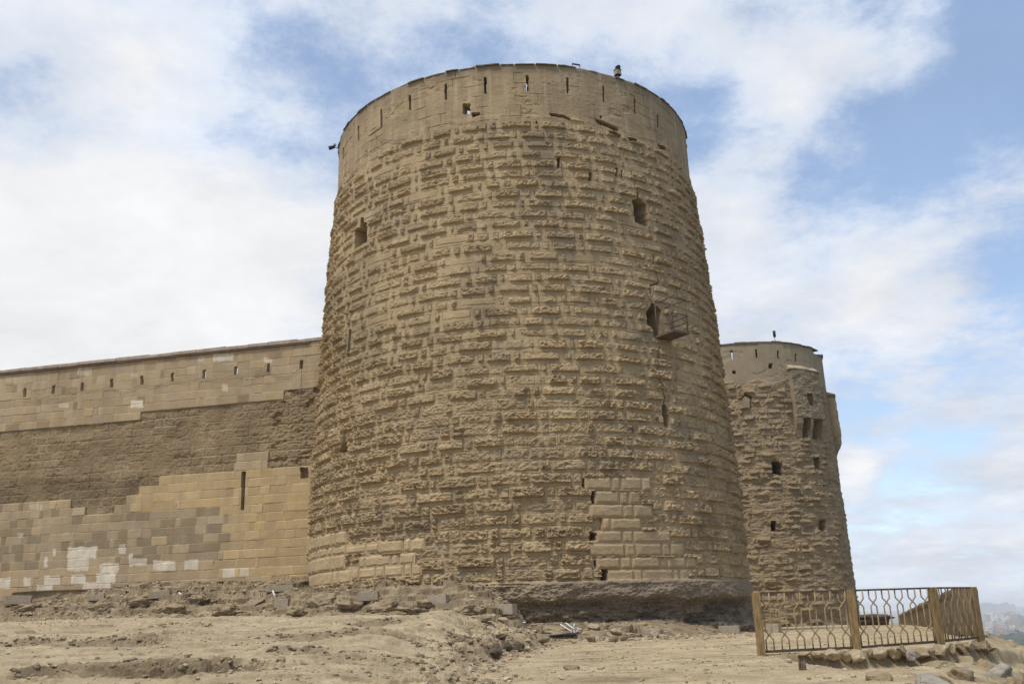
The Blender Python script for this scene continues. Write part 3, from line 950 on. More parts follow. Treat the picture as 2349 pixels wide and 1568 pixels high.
# ------------------------------------------------------------------ the ground
EY = [0, 6, 11.3, 15, 20.5, 26, 29, 31.5, 60]
EX = [-1.4, -1.0, -.73, -.89, -.36, .30, -.6, -2.2, -2.2]
RIM = [(5.2, -20), (4.7, 0), (4.5, 8), (4.75, 12), (5.2, 14), (6.35, 15.3), (7.05, 16.2), (7.95, 17.3), (8.4, 18.4), (9.25, 20.5), (10.2, 22.6), (16.2, 38), (26.3, 66), (31, 90)]
POSTS_AZR = [(13.25, 16.0), (18.25, 16.7), (22.4, 17.5), (24.33, 18.9)]
PIT_PX = [(385, 1540, 1.1, .5, .16), (250, 1478, .8, .6, .10), (680, 1467, .65, .45, .10), (45, 1474, .6, .4, .08), (80, 1553, .3, .3, .13), (860, 1435, .6, .5, .10), (850, 1460, .65, .45, .08),
          (690, 1497, .4, .3, .06), (840, 1528, .6, .45, .06), (1090, 1478, .5, .4, .07), (420, 1440, .5, .35, .05)]
PITS = []


def zground(x, y, detail=True):
    x = np.asarray(x, np.float64); y = np.asarray(y, np.float64)
    r = np.hypot(x, y)
    flat = -.68 - .9 * sst(8.5, 1.5, r) * sst(-30, 8, y) - .012 * np.clip(r - 32, 0, 70)
    flat = flat - .12 * sst(-.2, .6, pn(x * .1, y * .1, 3)) * .4
    ex = np.interp(y, EY, EX) + .45 * fbm(x * .0 + 3.3, y * .5, 13, 3) + .34 * fbm(x * 1.3, y * 1.3, 15, 5, .62)
    e = ex - x
    mound = -.50 + .054 * np.clip(y - 9.5, -12, 11.5) + .012 * np.clip(-x, 0, 14) - .10 * sst(21, 25, y) - .9 * sst(8, 1, r)
    wm = .5 * sst(-.25, .2, e) + .5 * sst(.15, 1.3, e)
    z = flat + (np.maximum(mound, flat) - flat) * wm
    # bank against the wall and the tower's left foot
    dt = np.hypot(x - TC[0], y - TC[1]) - 8.85
    dw = (x - WA[0]) * WN[0] + (y - WA[1]) * WN[1]
    dw = np.where(x < 0, dw, 9)
    leftside = sst(.6, -1.6, x - .8 * pn(x * .4, y * .4, 33))
    bn = .8 * fbm(x * .45, y * .6, 21, 4, .55)
    b1 = sst(4.2, .1, dw + bn) * 1.72
    b2 = sst(3.2, .0, dt + bn) * 1.12 * leftside + sst(2.4, .2, dt) * .2 * (1 - leftside) * sst(9.5, 4, x)
    b1 = b1 * (1 - .22 * sst(-16.5, -19, x))
    bank = np.maximum(b1 * sst(-1, -4, x), b2)
    bank = np.where(dw < -.5, np.where(x < -6, 1.6, bank), bank)
    bk = sst(.03, .35, bank)
    z = np.maximum(z, z * (1 - bk) + (bank * 1.0 - .02) * bk)
    # the drop on the right
    rx = np.interp(y, [p[1] for p in RIM], [p[0] for p in RIM])
    q = x - rx - .35 * pn(x * .5, y * .5, 41)
    fall = np.clip(q, 0, 400)
    z = z - np.where(fall < 1.2, .42 * fall + .2 * fall * fall, .792 + .9 * (fall - 1.2))
    fl_ = np.interp(x, [3.55, 5.2, 6.65, 7.8, 9], [15.42, 15.62, 15.98, 16.98, 18.2]) - y
    z = z - .24 * sst(-.18, -.02, fl_) * sst(3.5, 4.7, x) * sst(9, 2, fl_)
    back = np.clip(y - 100, 0, 400)
    z = z - .8 * back
    if detail:
        near = sst(120, 30, r)
        lx = fbm(x * .33, y * .95, 51, 4, .5)
        led = (sst(-.03, .03, lx) + sst(.27, .31, lx) + sst(-.34, -.30, lx) - 1.5)
        z = z + near * (.04 * led * (.4 + .6 * wm) + .035 * fbm(x * .9, y * 1.3, 53, 4) + .009 * fbm(x * 4, y * 5, 55, 4, .65) * (.7 + .8 * wm))
        z = z + near * .022 * sst(.1, .35, fbm(x * 1.4, y * 2.2, 56, 4, .6)) * fbm(x * 6, y * 7, 58, 3, .6, True) * (.4 + .8 * wm)
        rub = sst(.15, .45, fbm(x * .7, y * 1.0, 57, 3))
        z = z + near * rub * .012 * fbm(x * 9, y * 9, 59, 3, .6, True)
        rk = np.clip(bk * sst(-.6, .5, bank) + sst(.0, .6, q) * .8, 0, 1)
        z = z + near * sst(.15, .9, q) * sst(30, 6, q) * (.30 * fbm(x * .9, y * .9, 73, 4, .6, True) + .22 * (np.round(z / .3 + .8 * fbm(x * .7, y * .7, 74, 3)) * .3 - z))
        br = fbm(x * 1.1, y * 1.5, 61, 5, .58, True)
        z = z + near * rk * (.09 * (br - .1) + .014 * fbm(x * 4, y * 4, 66, 4, .65) + .45 * (np.round((z + .25 * fbm(x * .6, y * .6, 65, 4)) / .26) * .26 - z) * sst(.1, .6, bk))
        edge = sst(.7, .0, np.abs(e - .15)) * sst(-.6, .4, pn(x * .8, y * .8, 5))
        z = z + edge * .08 * fbm(x * 3, y * 3, 67, 4, .6, True) * (r < 34)
        for (px, py, a, b, dp) in PITS:
            m = (np.abs(x - px) < a * 2.2) & (np.abs(y - py) < b * 2.6)
            if m.any():
                xx, yy = x[m], y[m]
                w = .45 * fbm(xx * 1.6, yy * 2.2, 69, 4); w2 = .42 * fbm(xx * 4.2, yy * 4.2, 70, 4, .65)
                dx_, dy_ = (xx - px) / a + w + w2 * .6, (yy - py) / b + w * .8 + w2
                rr = np.hypot(dx_, dy_)
                # gentle near side, steep broken far side
                soft = np.where(dy_ > 0, .6, .85)
                g = sst(1.0, 1.0 - soft, rr)
                lip = sst(1.45, 1.02, rr) * sst(-.3, .6, dy_) * .06
                z[m] = z[m] - dp * g + lip + g * .03 * fbm(xx * 6, yy * 6, 71, 4, .65, True)
    return z


def ray_ground(x, y, detail=True, r0=4., r1=60):
    d = ray(x, y)
    t = np.linspace(r0, r1, 4000)
    z = zground(d[0] * t, d[1] * t, detail)
    below = np.nonzero(d[2] * t <= z)[0]
    k = below[0] if len(below) else len(t) - 1
    return np.array([d[0] * t[k], d[1] * t[k], z[k]])


for (px, py, a, b, dp) in PIT_PX:
    p = ray_ground(px, py, False)
    PITS.append((p[0], p[1], a, b, dp))


def build_ground():
    az = np.concatenate([np.linspace(rad(-180), rad(-40), 60)[:-1], np.linspace(rad(-40), rad(-31), 60)[:-1], np.linspace(rad(-31), rad(31), 1050),
                         np.linspace(rad(31), rad(42), 80)[1:], np.linspace(rad(42), rad(180), 60)[1:]])
    rs = [0.02]
    while rs[-1] < 330:
        r = rs[-1]
        rs.append(r + (.2 if r < 5 else .028 if r < 9 else .0031 * r if r < 26 else .062 if r < 43 else .022 * r))
    rs = np.array(rs)
    A, R = np.meshgrid(az, rs)
    X = R * np.sin(A); Y = R * np.cos(A)
    Zg = zground(X.ravel(), Y.ravel()).reshape(X.shape)
    Zg = np.maximum(Zg, -72)
    # what the soil is
    x, y = X.astype(f32), Y.astype(f32)
    gz_r = np.gradient(Zg, rs, axis=0)
    sm = sst(.16, .6, np.abs(gz_r)); k_ = np.ones(9) / 9                # broken strata: steep faces pushed in and out by height
    sm = np.apply_along_axis(lambda v: np.convolve(v, k_, 'same'), 0, sm)
    sm = sm * sst(60, 45, R) * sst(3, 6, R)
    push = (.42 * fbm(x * .55, Zg * 3.4, 221, 5, .6) + .16 * fbm(x * 2.4, Zg * 9, 223, 4, .62, True)) * np.clip((R - 6) / 26, .22, 1)
    Rn = R - sm * push
    Xn, Yn = Rn * np.sin(A), Rn * np.cos(A)
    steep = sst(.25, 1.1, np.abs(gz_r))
    n1 = fbm(x * .35, y * .9, 201, 4); n2 = fbm(x * 2, y * 3, 203, 4)
    col = lerp3((.43, .335, .20), (.345, .257, .148), sst(-.25, .4, n1))
    col = lerp3(col, np.array((.48, .395, .262)), sst(.1, .5, n2) * .45)
    e = np.interp(Y, EY, EX) - X
    col = lerp3(col, np.array((.375, .295, .185)), (sst(-.1, .5, e) * .35).astype(f32))
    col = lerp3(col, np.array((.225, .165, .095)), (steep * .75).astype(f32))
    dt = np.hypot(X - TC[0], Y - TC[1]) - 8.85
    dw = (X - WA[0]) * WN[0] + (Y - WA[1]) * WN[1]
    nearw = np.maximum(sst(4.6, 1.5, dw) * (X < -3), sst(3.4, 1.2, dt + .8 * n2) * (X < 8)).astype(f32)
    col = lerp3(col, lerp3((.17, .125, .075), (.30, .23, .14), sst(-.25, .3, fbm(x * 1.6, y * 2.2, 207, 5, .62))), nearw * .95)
    sp_ = fbm(x * 7, y * 9, 211, 3, .6)
    col = lerp3(col, np.array((.50, .42, .29)), sst(.2, .5, sp_) * .35 * (1 - nearw))
    col = lerp3(col, np.array((.22, .165, .10)), sst(.18, .5, -sp_) * .5)
    streak = fbm(x * .5, y * 2.2, 213, 5, .62)
    col = lerp3(col, np.array((.205, .15, .088)), sst(.14, .42, streak) * .7)
    pit_tone = np.zeros(X.shape, f32)
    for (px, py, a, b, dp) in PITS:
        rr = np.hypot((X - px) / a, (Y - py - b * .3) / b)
        pit_tone = np.maximum(pit_tone, (sst(1.15, .6, rr + .4 * n2) * min(1, dp * 8)).astype(f32))
    col = lerp3(col, np.array((.16, .115, .066)), pit_tone * .7)  # darker brown inside the pits, stronger in the deeper ones
    rx = np.interp(Y, [p[1] for p in RIM], [p[0] for p in RIM])
    q = sst(-.1, .8, X - rx + .4 * n2)
    col = lerp3(col, lerp3((.33, .275, .17), (.20, .16, .095), sst(-.2, .3, n2)), (q * .8).astype(f32))
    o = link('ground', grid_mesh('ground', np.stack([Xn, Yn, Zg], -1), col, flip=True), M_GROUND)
    tag(o, 'pale sandy bedrock ground with pits and ledges', 'ground', kind='structure')
    return o


build_ground()
mb = MB()
mb.add([(-14000, -3000, -70), (14000, -3000, -70), (14000, 14000, -70), (-14000, 14000, -70)], [(0, 1, 2, 3)])
tag(mb.build('plain', M_PLAIN), 'wide low plain far below the hill', 'plain', kind='structure')

# ------------------------------------------------------------------ stones
from mathutils import noise as mn


def rock_mesh(seed, facets=10, rough=.06, sub=3, lo=.5, hi=.85):
    rng = random.Random(seed)
    bm = bmesh.new()
    bmesh.ops.create_icosphere(bm, subdivisions=sub, radius=1)
    pl = []
    for _ in range(facets):
        v = Vector((rng.gauss(0, 1), rng.gauss(0, 1), rng.gauss(0, 1))).normalized()
        pl.append((v, rng.uniform(lo, hi)))
    off = Vector((rng.uniform(0, 99), rng.uniform(0, 99), rng.uniform(0, 99)))
    for v in bm.verts:
        p = v.co.copy()
        for n, o in pl:
            k = p.dot(n) - o
            if k > 0:
                p -= n * k * .94
        p += v.co * rough * (mn.noise(p * 2.2 + off) + .6 * mn.noise(p * 6 + off) + .45 * mn.noise(p * 14 + off))
        v.co = p
    zs = [v.co.z for v in bm.verts]; xs = [v.co.x for v in bm.verts]; ys = [v.co.y for v in bm.verts]
    for v in bm.verts:                                     # fit to a unit footprint standing on z = 0
        v.co = Vector(((v.co.x - min(xs)) / (max(xs) - min(xs)) - .5, (v.co.y - min(ys)) / (max(ys) - min(ys)) - .5, (v.co.z - min(zs)) / (max(zs) - min(zs))))
    me = bpy.data.meshes.new('rock')
    bm.to_mesh(me); bm.free()
    me.shade_smooth()
    return me


def px_size(px, r):
    return px * 2349 / 2816 / F * r


def put_rock(name, label, cat, pos, size, mat, seed, group=None, rotz=None, tilt=0., sink=.12, **kw):
    me = rock_mesh(seed, **kw)
    me.transform(Matrix.Diagonal((size[0], size[1], size[2], 1)))
    me.materials.append(mat)
    o = bpy.data.objects.new(name, me)
    C.objects.link(o)
    rng = random.Random(seed)
    o.rotation_euler = (rng.uniform(-.12, .12) + tilt, rng.uniform(-.12, .12), rng.uniform(-.5, .5) if rotz is None else rotz)
    o.location = (pos[0], pos[1], pos[2] - size[2] * sink)
    return tag(o, label, cat, group)


# by the foot of the tower: crop coordinates (centre x, base y, width, height), stone, label
cs = (1380, 1640, .2214)
G1 = 'loose stones along the tower foot'
for i, (x, y, w, h, m, lab) in enumerate([
    (500, 572, 215, 105, M_RUBBLE2, 'widest grey brown boulder in the rubble left of the white rods'),
    (325, 578, 92, 48, M_RUBBLE, 'low pale stone at the near end of the rubble by the broken soil bank'),
    (890, 575, 70, 46, M_RUBBLE, 'small round pale stone on the sand just in front of the white rods'),
    (490, 450, 55, 100, M_RUBBLE, 'narrow upright pale stone behind the widest grey brown boulder'),
    (1140, 398, 162, 58, M_RUBBLE, 'long flat pale stone lying against the dark tower base'),
    (1420, 468, 155, 75, M_RUBBLE, 'yellowish block topmost in the heap of stones below the tower'),
    (1340, 525, 75, 85, M_RUBBLE, 'pale stone at the near end of the small stone heap'),
    (1398, 558, 112, 78, M_RUBBLE2, 'round brown stone at the front of the small stone heap'),
    (1520, 548, 105, 95, M_RUBBLE2, 'brown stone at the back of the small stone heap'),
    (1592, 505, 105, 56, M_RUBBLE, 'flat yellowish stone beside the round brown heap stones'),
    (1600, 435, 80, 112, M_RUBBLE2, 'upright grey brown stone propped against the dark tower base'),
    (1665, 440, 36, 62, M_RUBBLE2, 'slim little stone leaning beside the upright grey brown one'),
    (1895, 508, 112, 92, M_RUBBLE, 'squarish pale stone in front of the grey concrete slab'),
    (2010, 510, 122, 46, M_RUBBLE, 'flat pinkish stone right beside the squarish pale stone'),
    (1612, 540, 52, 32, M_RUBBLE, 'tiny pale stone on the sand beside the stone heap'),
    (1240, 886, 92, 26, M_RUBBLE, 'small whitish stone alone on the open sand'),
    (860, 908, 205, 58, M_RUBBLE2, 'reddish brown stone half buried in the open sand'),
    (1700, 500, 90, 45, M_RUBBLE2, 'low brown stone between the heap and the concrete slab'),
    (1240, 545, 80, 55, M_RUBBLE2, 'dull brown stone between the white rods and the stone heap'),
    (1120, 560, 130, 70, M_RUBBLE2, 'clod like brown stone among the litter beside the white rods'),
]):
    p = ray_ground(*crop(*cs, [(x, y)])[0])
    k = .2214
    put_rock('stone', lab, 'stone', p, (px_size(w * k, p[1]), px_size(w * k, p[1]) * .8, px_size(h * k, p[1]) * 1.12), m, 100 + i, G1,
             facets=9 + i % 5, rough=.05)
for i, (x, y, w, h, lab) in enumerate([(1070, 530, 52, 42, 'rough pale stone under the near corner of the raised concrete block'),
                                       (1190, 512, 75, 28, 'flat pale stone wedged right under the raised concrete block'),
                                       (1130, 540, 78, 28, 'lowest pale stone of the little pile under the concrete block')]):
    p = ray_ground(*crop(900, 1480, .4257, [(x, y)])[0])
    put_rock('stone', lab, 'stone', p, (px_size(w * .4257, p[1]), px_size(w * .4257, p[1]) * .8, px_size(h * .4257, p[1]) * 1.15), M_RUBBLE, 140 + i, G1)

# grey concrete blocks set along the tower and wall foot
bj = random.Random(8)
G2 = 'concrete blocks along the foot of the walls'
for i, (src, x0, y0, x1, y1, lab) in enumerate([
    ((900, 1480, .4257), 190, 360, 345, 405, 'grey concrete block below the tower\'s cleaner pale courses'),
    ((900, 1480, .4257), 640, 362, 795, 412, 'grey concrete block in the earth bank between two other blocks below the tower'),
    ((900, 1480, .4257), 1085, 440, 1230, 492, 'grey concrete block raised on a few pale stones below the tower'),
    ((0, 1480, .4257), 1768, 390, 1878, 442, 'grey concrete block with a white stick beside it on the earth bank'),
    ((0, 1480, .4257), 955, 350, 1110, 386, 'grey concrete block half buried under the middle of the tan wall'),
    ((0, 1480, .4257), 560, 374, 682, 402, 'grey concrete block under the white stained corner of the tan wall'),
    ((0, 1480, .4257), 1705, 298, 1918, 328, 'long grey concrete block lying where the wall meets the tower'),
    ((0, 1480, .4257), 20, 374, 210, 420, 'wide dark grey concrete block below the far end of the tan wall'),
    ((1900, 1480, .39), 190, 612, 357, 660, 'grey concrete block in front of the black stained tower base, outside the railing'),
    ((1900, 1480, .39), 545, 602, 640, 662, 'grey concrete block seen through the railing beside its first post'),
    ((1380, 1640, .2214), 1735, 398, 2010, 472, 'flat grey concrete slab behind the squarish pale stone'),
]):
    p = ray_ground(*crop(*src, [((x0 + x1) / 2, y1)])[0])
    w, h = px_size((x1 - x0) * src[2], p[1]), px_size((y1 - y0) * src[2], p[1]) * 1.05
    b = MB().box((0, 0, h / 2 - .06), (w * .82, min(.3, w * .7), h + .04))
    o = b.build('concrete_block', M_CONC, bevel=.012)
    yaw = -math.atan2(p[0], p[1]) - bj.uniform(.15, .5)
    o.location = p; o.rotation_euler = (bj.uniform(-.04, .04), bj.uniform(-.05, .05), yaw)
    tag(o, lab, 'block', G2)

# white rods and sticks
p0 = ray_ground(*crop(*cs, [(880, 455)])[0])
rods = empty('plastic_rod_bundle', p0, 'splayed bunch of white plastic rods stuck in the rubble', 'rods')
jr = random.Random(3)


def at_r(x, y, r):
    d = ray(x, y)
    return Vector(d * r)


r0 = float(np.hypot(p0[0], p0[1]))
for q in ([(725, 340), (855, 422), (880, 465)], [(795, 325), (888, 392), (905, 455)], [(905, 340), (860, 440)], [(890, 392), (940, 388), (985, 398)], [(985, 400), (945, 408), (915, 450)]):
    pts = [at_r(*crop(*cs, [a])[0], r0 + jr.uniform(-.12, .12)) for a in q]
    MB().tube(pts, .02, 7).build('rod', M_WHITE, rods, smooth=True)
for q, lab in (([(1762, 335), (1782, 390)], 'white plastic stick standing beside a grey concrete block'), ([(1155, 348), (1180, 367)], 'short white plastic stick lying on the bank under the wall')):
    g = ray_ground(*crop(0, 1480, .4257, [q[1]])[0]); rr = float(np.hypot(g[0], g[1]))
    o = MB().tube([at_r(*crop(0, 1480, .4257, [q[0]])[0], rr + .1), at_r(*crop(0, 1480, .4257, [q[1]])[0], rr)], .028, 7).build('plastic_stick', M_WHITE, smooth=True)
    tag(recentre(o), lab, 'stick')
# sheet, scraps
g = ray_ground(*crop(*cs, [(760, 500)])[0])
vs = []; fs = []
for i in range(13):
    for j in range(9):
        u, v = i / 12 - .5, j / 8 - .5
        vs.append((u * .8 + .1 * v, v * .35, (.05 + .05 * u) + .05 * mn.noise(Vector((u * 5, v * 5, 1))) - .1 * v))
for i in range(12):
    for j in range(8):
        fs.append((i * 9 + j, i * 9 + 9 + j, i * 9 + 10 + j, i * 9 + 1 + j))
mb = MB().add(vs, fs); o = mb.build('plastic_sheet', M_SHEET, smooth=True)
md = o.modifiers.new('thick', 'SOLIDIFY'); md.thickness = .012
o.location = g; tag(o, 'crumpled grey plastic sheet in the rubble below the white rods', 'sheet')
for (x, y, w, lab) in ((395, 365, 90, 'pale plate shard on the earth below the raised concrete block'), (270, 330, 70, 'thin white strip of litter beside the raised concrete block')):
    g = ray_ground(*crop(*cs, [(x, y)])[0])
    ww = px_size(w * .2214, g[1])
    put_rock('litter_shard', lab, 'litter', g, (ww, ww * .7, .05), M_WHITE if 'white' in lab else M_GREYST, 160 + w, None, sink=0)
# dry branch and roots on the broken edge
g = ray_ground(*crop(900, 1480, .4257, [(1180, 715)])[0]); rr = float(np.hypot(g[0], g[1]))
pts = [at_r(*crop(900, 1480, .4257, [a])[0], rr - .05 + .02 * i) for i, a in enumerate([(1045, 648), (1120, 668), (1200, 705), (1270, 722), (1345, 733)])]
o = MB().tube(pts, [.03, .028, .024, .018, .01], 7).build('dry_branch', M_ROOT, smooth=True)
tag(recentre(o), 'long thin dry branch lying along the broken soil edge', 'branch')
for i, (x, y, w, h, lab) in enumerate([(1075, 770, 120, 110, 'dark clod of earth at the near end of the broken soil edge'), (1150, 720, 110, 75, 'dark lumpy clod in the middle of the broken soil edge'),
                                       (1230, 722, 120, 70, 'brown clod under the dry branch on the soil edge'), (1290, 735, 90, 32, 'flat brown clod at the tip of the dry branch'),
                                       (1120, 650, 90, 40, 'small brown clod on top of the soil edge behind the dry branch')]):
    g = ray_ground(*crop(900, 1480, .4257, [(x, y)])[0])
    put_rock('earth_clod', lab, 'clod', g, (px_size(w * .4257, g[1]), px_size(w * .4257, g[1]) * .7, px_size(h * .4257, g[1])), M_ROOT, 180 + i, 'clods on the soil edge', rough=.3, facets=6, sub=4, sink=.2)

# stump
g = ray_ground(*crop(2060, 1580, .1703, [(868, 1530)])[0])
st = empty('wooden_stump', g, 'short dark splintered wooden stake stump in the sand before the railing', 'stump')
mb = MB(); rs_ = random.Random(5)
hst = 1.2 * px_size(178 * .1703, g[1]); wst = px_size(100 * .1703, g[1])
for k in range(9):
    a = k / 9 * 2 * math.pi
    rx_ = wst * .32
    c = Vector(g) + Vector((rx_ * math.cos(a), rx_ * math.sin(a), hst * .38 - .05))
    hh = hst * rs_.uniform(.72, 1.1)
    mb.tube([c + Vector((0, 0, -hst * .5)), c + Vector((rs_.uniform(-.01, .01), 0, hh * .3)), c + Vector((rs_.uniform(-.02, .02), 0, hh * .62))], [wst * .22, wst * .2, wst * .05], 6)
mb.build('stake', M_WOOD, st)

# ------------------------------------------------------------------ the railing
PB = []
for (a, r), (x, yt, yr, yb) in zip(POSTS_AZR, ((1748, 1357, 1494, 1503), (1965, 1351, 1484, 1521), (2158, 1345, 1470, 1507), (2238, 1345, 1461, 1468))):
    X, Y = r * math.sin(rad(a)), r * math.cos(rad(a))
    PB.append((X, Y, r * ray(x, yt)[2], r * ray(x, yr)[2], r * ray(x, yb)[2]))
fence = empty('iron_railing', (PB[1][0], PB[1][1], PB[1][4]), 'rusty ochre iron railing with crossed bent bars on the edge of the drop', 'railing')
for i, (X, Y, zt, zr, zb) in enumerate(PB):
    o = MB().box((X, Y, (zt + zb - .12) / 2), (.125, .10, zt - zb + .12), Matrix.Rotation((-.18, -.1, .28, .5)[i], 3, 'Z')).build('post', M_POST, fence, bevel=.006)
for i in range(3):
    A, B = Vector(PB[i][:2]), Vector(PB[i + 1][:2])
    L_ = (B - A).length; dr = (B - A) / L_; nn = Vector((dr.y, -dr.x))
    pan = empty('railing_panel', (0, 0, 0), None, None)
    base = Vector((A.x, A.y, PB[i][3]))
    pan.location = base - fence.location; pan.parent = fence

    def pt(s_, hf, off=0):
        zt = PB[i][2] + (PB[i + 1][2] - PB[i][2]) * s_ / L_ - .012
        zb = PB[i][3] + (PB[i + 1][3] - PB[i][3]) * s_ / L_
        q = A + dr * s_ + nn * off
        return Vector((q.x, q.y, zb + (zt - zb) * hf))

    def sub(mb, nm, mat, smooth=False):
        o = mb.build(nm, mat, None, smooth=smooth)
        o.data.transform(Matrix.Translation(-base)); o.parent = pan
        return o
    for hf, nm, hh in ((1, 'top_rail', .014), (0, 'bottom_rail', .02)):
        a, b = pt(.05, hf), pt(L_ - .05, hf)
        mb = MB(); up = Vector((0, 0, hh)); n3 = Vector((nn.x, nn.y, 0)) * .016
        mb.add([a - n3 - up, a + n3 - up, a + n3 + up, a - n3 + up, b - n3 - up, b + n3 - up, b + n3 + up, b - n3 + up],
               [(0, 1, 2, 3), (7, 6, 5, 4), (0, 4, 5, 1), (1, 5, 6, 2), (2, 6, 7, 3), (3, 7, 4, 0)])
        sub(mb, nm, M_RAIL)
    m0 = .155
    for k in range(6):
        sc = m0 + (L_ - 2 * m0) * k / 5
        w = .057
        for sg in (-1, 1):
            o_ = .009 * sg
            pts = [pt(sc + sg * w, 1, o_), pt(sc + sg * w, .845, o_), pt(sc - sg * w, .70, o_), pt(sc - sg * w, .345, o_), pt(sc + sg * w, .20, o_), pt(sc + sg * w, 0, o_)]
            mb = MB().tube(pts, .0118, 7)
            sub(mb, 'bar', M_BAR, True)

# stones of the low edging under the railing
def on_fence(x, y, back=.10):
    d = ray(x, y); a = math.degrees(math.atan2(d[0], d[1]))
    r = float(np.interp(a, [p[0] for p in POSTS_AZR], [p[1] for p in POSTS_AZR])) - back
    return np.array(d * r), r


G3 = 'edging stones under the railing'
e1 = (2060, 1580, .1703); e2 = (2416, 1580, .1703)
for i, (src, x, y, w, h, m, lab) in enumerate([
    (e1, 900, 1310, 200, 70, M_SLAB, 'flat yellowish edging stone nearest the first railing post'),
    (e1, 1110, 1340, 185, 90, M_SLAB, 'yellow edging stone under the first panel, next to a wide pale one'),
    (e1, 1345, 1365, 205, 150, M_RUBBLE, 'wide pale edging stone under the first railing panel'),
    (e1, 1560, 1400, 155, 165, M_RUBBLE, 'narrow tilted edging stone before the second railing post'),
    (e1, 1765, 1415, 230, 195, M_RUBBLE, 'big rounded edging stone at the foot of the second railing post'),
    (e1, 1950, 1335, 95, 130, M_RUBBLE2, 'thin edging stone just past the second railing post'),
    (e1, 2125, 1360, 245, 155, M_RUBBLE, 'broad pale edging stone under the start of the second panel'),
    (e2, 70, 1365, 175, 175, M_RUBBLE, 'rounded pale edging stone under the middle of the second panel'),
    (e2, 252, 1365, 200, 155, M_SLAB, 'yellowish edging stone beside the round grey one'),
    (e2, 410, 1330, 150, 170, M_RUBBLE2, 'brown edging stone behind the round grey one'),
    (e2, 520, 1375, 150, 150, M_GREYST, 'round light grey stone in front of the edging'),
    (e2, 690, 1365, 190, 165, M_SLAB, 'yellowish edging stone past the round grey one'),
    (e2, 830, 1340, 120, 130, M_RUBBLE2, 'dark brown recessed edging stone short of the third railing post'),
    (e2, 1020, 1305, 200, 160, M_RUBBLE, 'square pale edging stone against the third railing post'),
    (e2, 1195, 1280, 100, 150, M_SLAB, 'narrow edging stone just past the third railing post'),
    (e2, 1305, 1270, 125, 140, M_RUBBLE2, 'brown edging stone under the third panel near its post'),
    (e2, 1450, 1270, 180, 170, M_RUBBLE, 'pale edging stone under the middle of the third panel'),
    (e2, 1590, 1250, 130, 150, M_RUBBLE2, 'brown edging stone near the far end of the third panel'),
    (e2, 1725, 1245, 185, 155, M_RUBBLE2, 'dark brown edging stone at the last railing post'),
    (e2, 1850, 1235, 70, 95, M_SLAB, 'small yellow stone jutting out past the last railing post'),
]):
    p, r = on_fence(*crop(*src, [(x, y)])[0], back=.16 + (.12 if 'round light' in lab else 0))
    ww = px_size(w * .1703, r) * 1.06; hh = px_size(h * .1703, r) * 1.1
    put_rock('edging_stone', lab, 'stone', p, (ww, .34, hh), m, 200 + i, G3, facets=9, rough=.09, lo=.45, hi=.72, sub=4, sink=.05, rotz=-.2)
# slabs on the slope at the right
G4 = 'broken slabs on the slope below the railing'
e3 = (1900, 1480, .39)
for i, (x, y, w, h, m, lab) in enumerate([
    (1660, 1035, 210, 85, M_GREYST, 'whitish slab lowest on the slope, next to a yellow one'),
    (1775, 1030, 140, 110, M_SLAB, 'yellow tilted slab beside the whitish slab on the slope'),
    (1915, 975, 190, 110, M_RUBBLE2, 'big brown slab in the middle of the slope'),
    (2150, 960, 165, 120, M_GREYST, 'grey white tilted slab near the outer edge of the slope'),
    (2060, 900, 120, 60, M_SLAB, 'yellowish slab above the grey white tilted slab'),
    (1760, 895, 170, 45, M_SLAB, 'long thin pale slab right below the edging stones'),
    (2260, 1010, 130, 60, M_RUBBLE2, 'brown slab farthest out on the slope'),
    (1330, 1000, 150, 35, M_SLAB, 'thin pale slab flush with the sand at the slope\'s start'),
    (1900, 860, 140, 40, M_SLAB, 'flat pale slab at the top of the slope near the third post'),
]):
    p = ray_ground(*crop(*e3, [(x, y)])[0])
    ww = px_size(w * .39, p[1])
    put_rock('rock_slab', lab, 'slab', p, (ww * 1.25, ww * 1.2, max(.16, px_size(h * .39, p[1]) * 1.3)), m, 240 + i, G4, facets=8, rough=.10, lo=.3, hi=.62, sub=4, tilt=.12, sink=.5)

# pebbles: too many to count
rp = random.Random(77)
protos = []
for k in range(5):
    me = rock_mesh(900 + k, facets=8, sub=1)
    a = np.empty(len(me.vertices) * 3, f32); me.vertices.foreach_get('co', a)
    protos.append((a.reshape(-1, 3), [tuple(p.vertices) for p in me.polygons]))
mb = MB()
PX = []
for _ in range(5200):
    r = 7.5 + 27 * rp.random() ** 1.4; a = rad(rp.uniform(-29, 24))
    PX.append((r * math.sin(a), r * math.cos(a), rp.choice((.008, .01, .012, .012, .016, .02, .028, .04))))
for _ in range(420):                                                  # thicker at the foot of the tower and on the soil edge
    a = rad(rp.uniform(-3, 14)); r = rp.uniform(28.5, 31.2)
    PX.append((r * math.sin(a), r * math.cos(a), rp.uniform(.025, .09)))
for _ in range(350):
    y = rp.uniform(10, 27); PX.append((float(np.interp(y, EY, EX)) + rp.gauss(.1, .3), y, rp.uniform(.015, .06)))
for _ in range(500):
    s_ = rp.uniform(0, 17); q = WA + WD * s_ + WN * rp.uniform(.3, 4)
    PX.append((q[0], q[1], rp.uniform(.03, .12)))
PX = np.array(PX)
PZ = zground(PX[:, 0], PX[:, 1])
for (x, y, s_), z in zip(PX, PZ):
    v, fc = protos[rp.randrange(5)]
    a = rp.uniform(0, 6.28); c_, n_ = math.cos(a), math.sin(a)
    sx, sy, sz = s_ * rp.uniform(1.2, 2.4), s_ * rp.uniform(1, 1.6), s_ * rp.uniform(.7, 1.2)
    mb.add([(x + (p[0] * sx * c_ - p[1] * sy * n_), y + (p[0] * sx * n_ + p[1] * sy * c_), z - .25 * sz + p[2] * sz) for p in v], fc)
